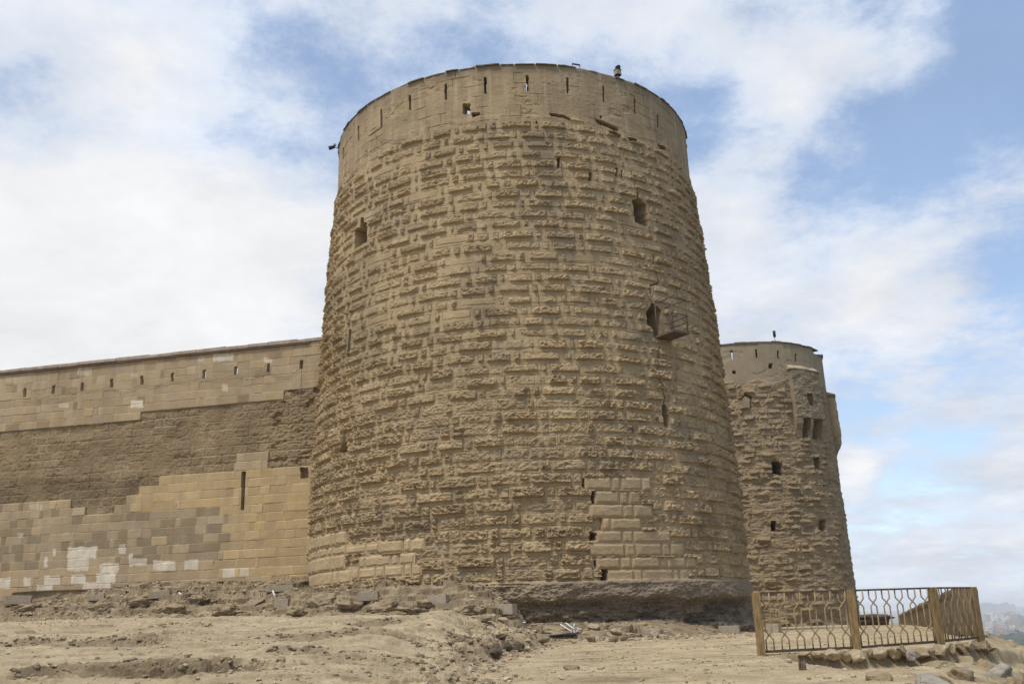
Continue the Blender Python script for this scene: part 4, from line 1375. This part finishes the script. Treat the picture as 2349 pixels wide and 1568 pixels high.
tag(mb.build('pebbles', M_RUBBLE), 'scattered pebbles and stone chips over the sandy ground', 'pebbles', kind='stuff')

# brown crumbs of broken soil in the pits and along the soil edge, past counting
mb = MB(); rp = random.Random(31); cr = []
for (px, py, a, b, dp) in PITS:
    for _ in range(int(60 * a + 10)):
        t = rp.uniform(0, math.pi); k = rp.gauss(.85, .22)
        cr.append((px + a * k * math.cos(t), py + b * k * math.sin(t), rp.uniform(.012, .05)))
for _ in range(620):
    y = rp.uniform(10, 28); cr.append((float(np.interp(y, EY, EX)) + rp.gauss(-.15, .35), y, rp.uniform(.015, .075)))
for _ in range(900):
    s_ = rp.uniform(-.5, 17); q = WA + WD * s_ + WN * rp.uniform(.2, 4.2); cr.append((q[0], q[1], rp.uniform(.02, .11)))
for _ in range(500):
    t = rad(rp.uniform(-75, 40)); q = TC + (8.9 + abs(rp.gauss(0, 1.1))) * np.array([math.sin(t), -math.cos(t)]); cr.append((q[0], q[1], rp.uniform(.02, .09)))
for _ in range(80):                                                   # loose clusters on the open ground
    r = 8.5 + 17 * rp.random(); a = rad(rp.uniform(-29, 20)); x0, y0 = r * math.sin(a), r * math.cos(a)
    for _ in range(14):
        cr.append((x0 + rp.gauss(0, .35), y0 + rp.gauss(0, .12), rp.uniform(.008, .028)))
cr = np.array(cr); cz_ = zground(cr[:, 0], cr[:, 1])
for (x, y, s_), z in zip(cr, cz_):
    v, fc = protos[rp.randrange(5)]
    a = rp.uniform(0, 6.28); c_, n0 = math.cos(a), math.sin(a)
    sx, sy, sz = s_ * rp.uniform(1.2, 2.6), s_ * rp.uniform(1, 1.6), s_ * rp.uniform(.6, 1.2)
    mb.add([(x + (p[0] * sx * c_ - p[1] * sy * n0), y + (p[0] * sx * n0 + p[1] * sy * c_), z - .3 * sz + p[2] * sz) for p in v], fc)
tag(mb.build('soil_crumbs', M_CRUMB), 'brown crumbs of broken soil in the pits and on the banks', 'soil crumbs', kind='stuff')
G5 = 'rocks bulging from the earth bank'
for i, (x, y, w, h) in enumerate([(60, 1400, 70, 18), (150, 1388, 60, 16), (235, 1396, 90, 22), (330, 1383, 70, 20), (400, 1398, 95, 24), (455, 1380, 50, 18), (520, 1402, 80, 26), (590, 1385, 60, 22),
                                  (690, 1402, 70, 22), (740, 1385, 80, 28), (800, 1396, 70, 26), (880, 1392, 90, 26), (940, 1404, 80, 20), (975, 1388, 60, 20), (1060, 1402, 80, 22), (1100, 1420, 60, 18)]):
    p = ray_ground(x, y)
    put_rock('bank_rock', 'brown rough rock bulging out of the earth bank at the foot of the walls', 'rock', p, (px_size(w / .8342, p[1]), .7, px_size(h / .8342, p[1]) * 1.25), M_BANK, 400 + i, G5,
             facets=9, rough=.34, sub=4, lo=.35, hi=.75, sink=.5)

# ------------------------------------------------------------------ low wall and ruin beyond the railing
a0 = np.array([math.sin(rad(23.35)) * 24, math.cos(rad(23.35)) * 24]); a1 = np.array([math.sin(rad(20.55)) * 70, math.cos(rad(20.55)) * 70])
zt0, zt1 = 24 * ray(2236, 1347)[2], 70 * ray(2060, 1410)[2]
zb0, zb1 = -1.1, -2.4
dv = (a1 - a0); Lw = np.linalg.norm(dv); dv = dv / Lw; nv = np.array([-dv[1], dv[0]])
nv = nv if nv @ -a0 > 0 else -nv
S_ = np.linspace(0, Lw, 420); prof = [(-.5, 0), (-.5, .3), (-.5, .7), (-.5, .97), (-.44, 1.0), (-.2, 1.02), (-.04, 1.0), (0, .97)] + [(0, k) for k in np.linspace(.93, 0, 16)]
rows = []
for nn_, hf in prof:
    zt = zt0 + (zt1 - zt0) * S_ / Lw; zb = zb0 + (zb1 - zb0) * S_ / Lw
    hh = hf + (.03 * pn(S_ * .6, S_ * 0, 5) + .02 * pn(S_ * 2.3, S_ * 0, 6)) * (hf > .9)
    nz = .05 * fbm(S_ * 1.2, np.full_like(S_, hf * 2.5), 7, 4) - .05 * sst(.06, .02, np.abs((S_ / 2.6) % 1 - .5))
    if hf > .9:
        nz = nz * .5 + .03
    o_ = nn_ + (nz if nn_ > -.3 else -nz)
    rows.append(np.stack([a0[0] + dv[0] * S_ + nv[0] * o_, a0[1] + dv[1] * S_ + nv[1] * o_, zb + (zt - zb) * hh], -1))
me = grid_mesh('low_wall', np.array(rows), flip=False)
lw = link('low_wall', me, M_LOWWALL)
bm = bmesh.new(); bm.from_mesh(me); bmesh.ops.holes_fill(bm, edges=bm.edges[:], sides=0); bmesh.ops.recalc_face_normals(bm, faces=bm.faces[:]); bm.to_mesh(me); bm.free()
me.shade_flat()
tag(recentre(lw), 'long low brown parapet wall running away along the cliff edge behind the railing', 'wall', kind='thing')

rz = 62
q0 = ray(2005, 1437) * rz
ru = empty('ruined_wall', q0, 'dark crumbling stub of wall with an overhanging top beside the far tower', 'wall')
def ruin_rock(nm, x, y, w, h, dy, seed):
    me = rock_mesh(seed, facets=14, rough=.12, sub=4, lo=.55, hi=.9)
    me.transform(Matrix.Diagonal((w, dy, h, 1)))
    v = Vector(ray(x, y) * rz)
    me.transform(Matrix.Translation(v))
    return link(nm, me, M_RUIN, ru)
ruin_rock('wall_stub', 1998, 1443, px_size(78 / .8342, rz), .85, 1.2, 31)
ruin_rock('overhang', 2003, 1421, px_size(90 / .8342, rz), .34, 1.3, 32)
ruin_rock('fallen_block', 2046, 1443, px_size(24 / .8342, rz), .25, .6, 33)['label'] = 'small block fallen beside the stub'

# ------------------------------------------------------------------ fittings on the towers
n_, ex_ = tower_axes(TC)


def rim(th_, R_, z, c=TC, nx=(n_, ex_)):
    return Vector((c[0] + R_ * (math.cos(th_) * nx[0][0] + math.sin(th_) * nx[1][0]), c[1] + R_ * (math.cos(th_) * nx[0][1] + math.sin(th_) * nx[1][1]), z))


def floodlight(p, label, head_dir, scale=1., pole=.24):
    t = empty('floodlight', p, label, 'floodlight', 'floodlights on the tower tops')
    hd = Vector(head_dir).normalized()
    MB().tube([p + Vector((0, 0, -.06)), p + Vector((0, 0, pole))], .045 * scale, 10).build('pole', M_LAMPPOLE, t, smooth=True)
    c = p + Vector((0, 0, pole + .16 * scale))
    yaw = Matrix.Rotation(math.atan2(hd.y, hd.x), 3, 'Z')
    MB().box(c, (.26 * scale, .27 * scale, .27 * scale), yaw).build('housing', M_LAMPTAN, t, bevel=.02)
    MB().box(c + Vector((0, 0, .155 * scale)), (.29 * scale, .30 * scale, .035 * scale), yaw).build('housing_lid', M_BLACK, t, bevel=.006)
    MB().box(c - Vector((0, 0, .15 * scale)), (.29 * scale, .29 * scale, .03 * scale), yaw).build('housing_base', M_BLACK, t, bevel=.006)
    top = c + Vector((0, 0, .30 * scale)) + hd * .05
    mb = MB()
    mb.tube([top - hd * .13 * scale, top - hd * .12 * scale, top - hd * .02, top + hd * .08 * scale, top + hd * .09 * scale],
            [.05 * scale, .085 * scale, .105 * scale, .105 * scale, .085 * scale], 16)
    mb.build('lamp_head', M_BLACK, t, smooth=True)
    return t


th1, z1_ = pix_tower(1427, 184, TC, RT_prof)
floodlight(rim(th1, 7.55, ZTOP + .05), 'black headed floodlight standing on the rim of the nearer tower, beside the worn coping', (.5, -.8, -.3), .80, .2)
th2 = rad(-80)
fa, fb = rim(th2, 7.6, ZTOP + .02), rim(th2, 8.02, ZTOP + .16)
fl2 = empty('floodlight', fa, 'small floodlight on an arm poking out past the tower\'s rim on the curtain wall side', 'floodlight', 'floodlights on the tower tops')
MB().tube([fa, fb], .03, 8).build('arm', M_LAMPPOLE, fl2, smooth=True)
hd = Vector((-.75, -.3, -.35)).normalized()
MB().tube([fb - hd * .04, fb, fb + hd * .14, fb + hd * .24], [.04, .065, .085, .09], 12).build('lamp_head', M_BLACK, fl2, smooth=True)
MB().box(fb + Vector((.02, 0, .10)), (.12, .10, .09)).build('housing', M_LAMPTAN, fl2, bevel=.01)
th3, z3_ = pix_tower(1782, 786, T2, R2_prof)
fl = empty('lamp_post', rim(th3, 6.9, 20.3, T2, tower_axes(T2)), 'thin pole with a dark cylindrical lamp on top of the far tower', 'lamp')
b0 = fl.location.copy()
MB().tube([b0 - Vector((0, 0, .1)), b0 + Vector((0, 0, .48))], .03, 8).build('pole', M_LAMPPOLE, fl, smooth=True)
MB().tube([b0 + Vector((0, 0, .45)), b0 + Vector((0, 0, .5)), b0 + Vector((0, 0, .98)), b0 + Vector((0, 0, 1.0))], [.05, .11, .11, .06], 10).build('lamp_head', M_BLACK, fl, smooth=True)
tb, zb_ = pix_tower(1326, 152, TC, RT_prof)
pA, pB = rim(tb - .021, 7.6, ZTOP - .02), rim(tb + .021, 7.6, ZTOP - .02)
hb = Vector((0, 0, .27))
o = MB().tube([pA, pA + hb * .97, pA + hb], .014, 6).tube([pB, pB + hb * .97, pB + hb], .014, 6).tube([pA + hb, (pA + pB) / 2 + hb, pB + hb], .03, 6).build('metal_bracket', M_BLACK)
tag(recentre(o), 'small dark U shaped metal handle standing on the tower\'s coping', 'bracket')

# the cage balcony under the window
zc = (1700, 780, .12755)
t_, z_ = pix_tower(*crop(*zc, [(800, 1165)])[0], TC, RT_prof)
Rw = float(RT_prof(z_))
base = rim(t_, Rw + .02, z_)
out = (rim(t_, Rw + 1, z_) - rim(t_, Rw, z_)).normalized()
tan = Vector((-out.y, out.x, 0)); tan = tan if tan.dot(Vector((ex_[0], ex_[1], 0))) > 0 else -tan
cage = empty('cage_balcony', base, 'small rusty cage balcony with a plank floor sticking out below a broken tower window', 'balcony')
LO, LT, HT = .92, .78, 1.28
K = lambda a, b, h: base + out * a + tan * b + Vector((0, 0, h))
mb = MB()
for k in range(4):
    b0_, b1_ = LT * k / 4 + .006, LT * (k + 1) / 4 - .006
    mb.add([K(-.3, b0_, 0), K(LO, b0_, 0), K(LO, b1_, 0), K(-.3, b1_, 0), K(-.3, b0_, .07), K(LO, b0_, .07), K(LO, b1_, .07), K(-.3, b1_, .07)],
           [(3, 2, 1, 0), (4, 5, 6, 7), (0, 1, 5, 4), (1, 2, 6, 5), (2, 3, 7, 6), (3, 0, 4, 7)])
mb.build('floor', M_PLANK, cage)
for a, b in ((.06, .03), (LO - .04, .03), (LO - .04, LT - .03), (.06, LT - .03)):
    MB().tube([K(a, b, .0), K(a, b, HT)], .022, 6).build('post', M_IRON, cage, smooth=True)
for q in ([(-.45, .03, HT), (LO, .03, HT)], [(-.3, LT - .03, HT), (LO, LT - .03, HT)], [(LO - .04, .0, HT), (LO - .04, LT, HT)], [(.06, LT - .03, .66), (LO, LT - .03, .66)],
          [(LO - .04, .0, .70), (LO - .04, LT, .70)], [(.06, LT - .03, .45), (LO, LT - .03, .45)]):
    MB().tube([K(*p) for p in q], .021, 6).build('rail', M_IRON, cage, smooth=True)

# cables hung on the wall
zw = (0, 880, .5102)


def wall_pt(x, y, off=.05):
    s_, z = pix_wall(*crop(*zw, [(x, y)])[0])
    q = WA + WD * s_ + WN * (off + (WTOP - z) * .008)
    return Vector((q[0], q[1], z))


pts = [(120, 425), (200, 432), (280, 420), (340, 430), (400, 405), (443, 380), (500, 382), (560, 372), (602, 362), (660, 392), (710, 375), (765, 346), (815, 358), (880, 343), (930, 328),
       (985, 336), (1040, 328), (1099, 312), (1150, 322), (1210, 315), (1270, 293), (1330, 312), (1400, 296), (1446, 280), (1500, 308), (1560, 306), (1622, 264)]
o = MB().tube([wall_pt(*p) for p in pts], .007, 5).build('cable', M_CABLE, smooth=True)
tag(recentre(o), 'thin cable looping from loophole to loophole across the tan wall', 'cable')
o = MB().tube([wall_pt(*p) for p in [(1624, 262), (1622, 340), (1620, 420), (1610, 480)]], .011, 5).build('cable', M_PALECOP, smooth=True)
tag(recentre(o), 'pale pipe like cable running straight down the wall beside the tower', 'cable')
pts = [tower_poly(crop(850, 140, .4683, [p]))[0] for p in [(395, 500), (420, 515), (450, 525), (490, 532), (540, 530), (575, 520)]]
o = MB().tube([rim(a, float(RT_prof(z)) + .09, z) for a, z in pts], .012, 5).build('cable', M_CABLE, smooth=True)
tag(recentre(o), 'short slack cable sagging below the tower parapet', 'cable')

# ------------------------------------------------------------------ the city and trees on the plain
def city():
    rc = random.Random(12)
    mats = [simple('city_wall_%s' % nme, a, b, .05, bump=0) for nme, a, b in (
        ('grey', (.25, .25, .25), (.36, .35, .34)), ('cream', (.45, .38, .28), (.6, .53, .42)), ('pink', (.42, .28, .21), (.5, .36, .28)), ('white', (.6, .58, .54), (.72, .70, .66)))]
    for mt in mats:                                       # rows of dark window openings in the plain walls
        t = mt.node_tree; b_ = t.nodes['Principled BSDF']; old = b_.inputs['Base Color'].links[0].from_socket
        tcx = N(t, 'ShaderNodeTexCoord'); sx_ = N(t, 'ShaderNodeSeparateXYZ'); t.links.new(tcx.outputs['Object'], sx_.inputs[0])
        g_ = N(t, 'ShaderNodeMath', operation='ADD'); t.links.new(sx_.outputs[0], g_.inputs[0]); t.links.new(sx_.outputs[1], g_.inputs[1])
        def band_(src, per, lo_):
            p_ = N(t, 'ShaderNodeMath', operation='PINGPONG', i_1=per / 2); t.links.new(src, p_.inputs[0])
            q_ = N(t, 'ShaderNodeMath', operation='GREATER_THAN', i_1=lo_); t.links.new(p_.outputs[0], q_.inputs[0])
            return q_.outputs[0]
        mm_ = N(t, 'ShaderNodeMath', operation='MULTIPLY'); t.links.new(band_(g_.outputs[0], 3.6, .95), mm_.inputs[0]); t.links.new(band_(sx_.outputs[2], 3.2, .8), mm_.inputs[1])
        mix_ = N(t, 'ShaderNodeMix', data_type='RGBA'); t.links.new(mm_.outputs[0], mix_.inputs[0]); t.links.new(old, mix_.inputs[6]); mix_.inputs[7].default_value = (.05, .055, .06, 1)
        t.links.new(mix_.outputs[2], b_.inputs['Base Color'])
    names = ('grey', 'cream', 'pinkish', 'white')

    def building(w, d, h, mat, wm, fl=3.2):
        root = MB()
        root.box((0, 0, h / 2), (w, d, h))
        root.box((w * .2, 0, h + 1.4), (w * .3, d * .4, 2.8)); root.box((-w * .3, d * .2, h + .7), (w * .2, d * .2, 1.4))
        for sx, sy, ww, dd in ((0, -d / 2 + .15, w, .3), (0, d / 2 - .15, w, .3), (-w / 2 + .15, 0, .3, d - .6), (w / 2 - .15, 0, .3, d - .6)):
            root.box((sx, sy, h + .45), (ww, dd, .9))
        return root
    protos = []
    for mi in range(4):
        for (w, d, h) in ((16, 13, 18), (24, 14, 26), (13, 12, 14)):
            a = building(w, d, h, None, None).build('apartment_block', mats[mi])
            protos.append((a.data, mi, h))
            bpy.data.objects.remove(a)
    spots = []
    for ring in range(15):
        r = 2150 * (1.072 ** ring)
        step = (17 + ring * 1.0) / r
        a = rad(23.9) + rc.uniform(0, step)
        while a < rad(27.6):
            spots.append((a, r * rc.uniform(.98, 1.03))); a += step * rc.uniform(1.0, 1.9)
    rc.shuffle(spots)
    size = {18: 'mid height', 26: 'tall', 14: 'low'}
    for a, r in spots[:215]:
        if r < 2700:
            ch = protos[rc.choice((2, 5, 8, 11, 3, 0))]
        else:
            ch = rc.choice(protos)
        me, mi, h = ch
        o = bpy.data.objects.new('apartment_block', me); C.objects.link(o)
        lab = '%s %s flat roofed block in the hazy city below the hill' % (size[h], names[mi])
        tag(o, lab, 'building', lab.replace('block', 'blocks'))
        o.location = (r * math.sin(a), r * math.cos(a), -70); o.rotation_euler = (0, 0, -a + rc.uniform(-.5, .5))
    # skyline towers
    for i, (px, h, w) in enumerate(((2254, 62, 40), (2263, 70, 42), (2272, 66, 40), (2283, 58, 34), (2299, 58, 46), (2309, 66, 44), (2320, 52, 60))):
        r = 7400 + i * 60
        d = ray(px, 1400)
        r_ = building(w, 26, h, None, None, 4)
        lab = ('slab tower at the skyline just past the last railing post', 'tallest blue grey slab tower on the skyline', 'blue grey slab tower third along the skyline from the railing', 'narrow slab tower at the edge of a skyline gap',
               'wide pinkish slab tower after the skyline gap', 'tall pinkish slab tower behind the wide one on the skyline', 'broad low slab tower last along the skyline')[i]
        o = r_.build('slab_tower', mats[0 if i < 4 else 2])
        tag(o, lab, 'building', 'slab towers on the skyline')
        o.location = (d[0] * r, d[1] * r, -70); o.rotation_euler = (0, 0, -math.atan2(d[0], d[1]))
    # the wood below the hill
    bm = bmesh.new(); bmesh.ops.create_icosphere(bm, subdivisions=2, radius=1)
    base = np.array([v.co[:] for v in bm.verts]); fc = np.array([[v.index for v in f.verts] for f in bm.faces]); bm.free()
    rs_ = np.random.RandomState(3)
    V, Fc = [], []
    n = 0
    for i in range(3600):
        a = rad(rs_.uniform(20, 34)); r = 1000 * (2.4 ** rs_.uniform(0, 1))
        if rs_.rand() < .25 and r > 1700:
            continue
        s_ = rs_.uniform(4, 8)
        v = base * (1 + .28 * rs_.randn(len(base), 1)) * [s_, s_, s_ * .8] + [r * math.sin(a), r * math.cos(a), -70 + s_ * .6 + rs_.uniform(0, 3)]
        V.append(v); Fc.append(fc + n); n += len(base)
    me = bpy.data.meshes.new('woodland'); me.from_pydata(np.concatenate(V).tolist(), [], np.concatenate(Fc).tolist())
    tag(link('woodland', me, M_TREES), 'dark green mass of trees on the plain below the hill', 'trees', kind='stuff')


city()

# ------------------------------------------------------------------ sky, sun, air, camera
SUN_EL, SUN_AZ = rad(61), rad(-137)          # azimuth from the view direction (+Y), positive to the right
SUN_STRENGTH, SUN_ANGLE = 2.6, rad(14)
W_ = bpy.data.worlds.new('World'); bpy.context.scene.world = W_
W_.use_nodes = True
nt = W_.node_tree; L = nt.links.new
for nd in list(nt.nodes):
    nt.nodes.remove(nd)
outw = N(nt, 'ShaderNodeOutputWorld')
sky = N(nt, 'ShaderNodeTexSky', sky_type='NISHITA', sun_disc=False)
sky.sun_elevation = SUN_EL; sky.sun_rotation = SUN_AZ
sky.air_density = 1.0; sky.dust_density = .5; sky.ozone_density = 1.4
bgs = N(nt, 'ShaderNodeBackground', i_1=.15)
L(sky.outputs[0], bgs.inputs[0])
tc = N(nt, 'ShaderNodeTexCoord')
sp = N(nt, 'ShaderNodeSeparateXYZ'); L(tc.outputs['Generated'], sp.inputs[0])


def M(op, a, b=None, c=None):
    n = N(nt, 'ShaderNodeMath', operation=op)
    for i, v in enumerate((a, b, c)):
        if v is None:
            continue
        if isinstance(v, (int, float)):
            n.inputs[i].default_value = v
        else:
            L(v, n.inputs[i])
    return n.outputs[0]


zc_ = M('ADD', M('MAXIMUM', sp.outputs[2], 0.), .22)
cb = N(nt, 'ShaderNodeCombineXYZ')
L(M('DIVIDE', sp.outputs[0], zc_), cb.inputs[0]); L(M('DIVIDE', sp.outputs[1], zc_), cb.inputs[1])


def cloudnoise(scale, detail, rough, dist, loc):
    mp = N(nt, 'ShaderNodeMapping'); mp.inputs['Location'].default_value = loc
    L(cb.outputs[0], mp.inputs[0])
    n = N(nt, 'ShaderNodeTexNoise', i_Scale=scale, i_Detail=detail, i_Roughness=rough, i_Distortion=dist)
    L(mp.outputs[0], n.inputs['Vector'])
    return n.outputs[0]


acc = M('ADD', M('MULTIPLY', cloudnoise(1.9, 8., .56, .2, (3.1, 1.7, .4)), .50), M('MULTIPLY', cloudnoise(5.5, 7., .70, .1, (7.7, 2.2, 1.3)), .50))
for (x, y, rdeg, amp) in [(300, 540, 12, .30), (120, 800, 11, .26), (620, 700, 9, .24), (250, 330, 9, .06), (30, 250, 3.5, -.16), (430, 130, 4, .12), (560, 330, 3.5, -.1), (700, 40, 8, .10), (1050, 60, 8, .10), (60, 60, 7, .14), (130, 215, 4, -.14), (640, 240, 6, -.08), (850, 110, 5, -.10),
                          (1420, 90, 7, .22), (1680, 110, 7, .20), (1540, 235, 4, -.22), (2170, 230, 6, -.09), (2340, 60, 5, -.18), (2250, 420, 4, .10), (2080, 120, 3.5, .12), (1960, 240, 4, .12), (2180, 60, 3, .10), (1850, 160, 4, .10), (1950, 80, 6, .10), (2000, 360, 5, -.14), (1740, 430, 7, .12), (1660, 660, 8, .16),
                          (2060, 480, 5, .13), (2080, 660, 4, .26), (2300, 720, 6, -.02), (1952, 1080, 1.7, .30), (2280, 1250, 5, .10), (2150, 1120, 6, -.10), (-900, 500, 40, .12), (2150, 960, 9, .10), (1200, -2500, 55, .06)]:
    d = ray(x, y); d = d / np.linalg.norm(d)
    dp = N(nt, 'ShaderNodeVectorMath', operation='DOT_PRODUCT'); L(tc.outputs['Generated'], dp.inputs[0]); dp.inputs[1].default_value = d
    mr = N(nt, 'ShaderNodeMapRange', interpolation_type='SMOOTHSTEP', i_1=math.cos(rad(rdeg * 1.15)), i_2=1.0, i_3=0., i_4=amp * .62)
    L(dp.outputs['Value'], mr.inputs[0])
    acc = M('ADD', acc, mr.outputs[0])
veil = N(nt, 'ShaderNodeMapRange', interpolation_type='SMOOTHSTEP', i_1=.34, i_2=.0, i_3=0., i_4=.13); L(sp.outputs[2], veil.inputs[0])
acc = M('ADD', acc, veil.outputs[0])
mk = N(nt, 'ShaderNodeMapRange', interpolation_type='SMOOTHSTEP', i_1=.44, i_2=.65, i_3=.30, i_4=1.)
L(acc, mk.inputs[0])
thick = N(nt, 'ShaderNodeMapRange', i_1=.48, i_2=.80); L(acc, thick.inputs[0])
cr = N(nt, 'ShaderNodeValToRGB')
cr.color_ramp.elements[0].color = (.60, .73, .95, 1); cr.color_ramp.elements[1].color = (.96, .965, .98, 1)
L(thick.outputs[0], cr.inputs[0])
shade = N(nt, 'ShaderNodeMapRange', i_1=.3, i_2=.7, i_3=.86, i_4=1.06); L(cloudnoise(3.1, 6., .6, .2, (1.1, 9.2, 3.3)), shade.inputs[0])
vs_ = N(nt, 'ShaderNodeVectorMath', operation='SCALE'); L(cr.outputs[0], vs_.inputs[0]); L(shade.outputs[0], vs_.inputs['Scale'])
bgc = N(nt, 'ShaderNodeBackground', i_1=.79); L(vs_.outputs[0], bgc.inputs[0])
mx = N(nt, 'ShaderNodeMixShader'); L(mk.outputs[0], mx.inputs[0]); L(bgs.outputs[0], mx.inputs[1]); L(bgc.outputs[0], mx.inputs[2])
L(mx.outputs[0], outw.inputs[0])

sl = bpy.data.lights.new('sun', 'SUN'); sl.energy = SUN_STRENGTH; sl.angle = SUN_ANGLE; sl.color = (1, .95, .87)
so = bpy.data.objects.new('sun', sl); C.objects.link(so)
sd = Vector((math.sin(SUN_AZ) * math.cos(SUN_EL), math.cos(SUN_AZ) * math.cos(SUN_EL), math.sin(SUN_EL)))
so.rotation_euler = sd.to_track_quat('Z', 'Y').to_euler()
so.location = sd * 60

hz = MB().box((0, 4500, -24.5), (19000, 11000, 95)).build('haze', None)
mh = bpy.data.materials.new('haze_air'); mh.use_nodes = True
for nd in list(mh.node_tree.nodes):
    mh.node_tree.nodes.remove(nd)
om = N(mh.node_tree, 'ShaderNodeOutputMaterial'); pv = N(mh.node_tree, 'ShaderNodeVolumePrincipled')
pv.inputs['Density'].default_value = .00017; pv.inputs['Color'].default_value = (.95, .97, 1., 1)
mh.node_tree.links.new(pv.outputs[0], om.inputs['Volume'])
hz.data.materials.append(mh)
tag(hz, 'pale haze over the plain', 'haze', kind='stuff')

cd = bpy.data.cameras.new('camera'); cd.sensor_width = 36; cd.lens = 36 * 2650 / 2816; cd.clip_start = .05; cd.clip_end = 40000
co = bpy.data.objects.new('camera', cd); C.objects.link(co)
m = Matrix((RT, UP, -_fw)).transposed().to_4x4()
co.matrix_world = m
sc = bpy.context.scene
sc.camera = co
sc.view_settings.view_transform = 'Standard'; sc.view_settings.look = 'None'; sc.view_settings.exposure = .3; sc.view_settings.gamma = 1
sc.cycles.use_denoising = True
sc.cycles.max_bounces = 6
sc.cycles.volume_bounces = 1
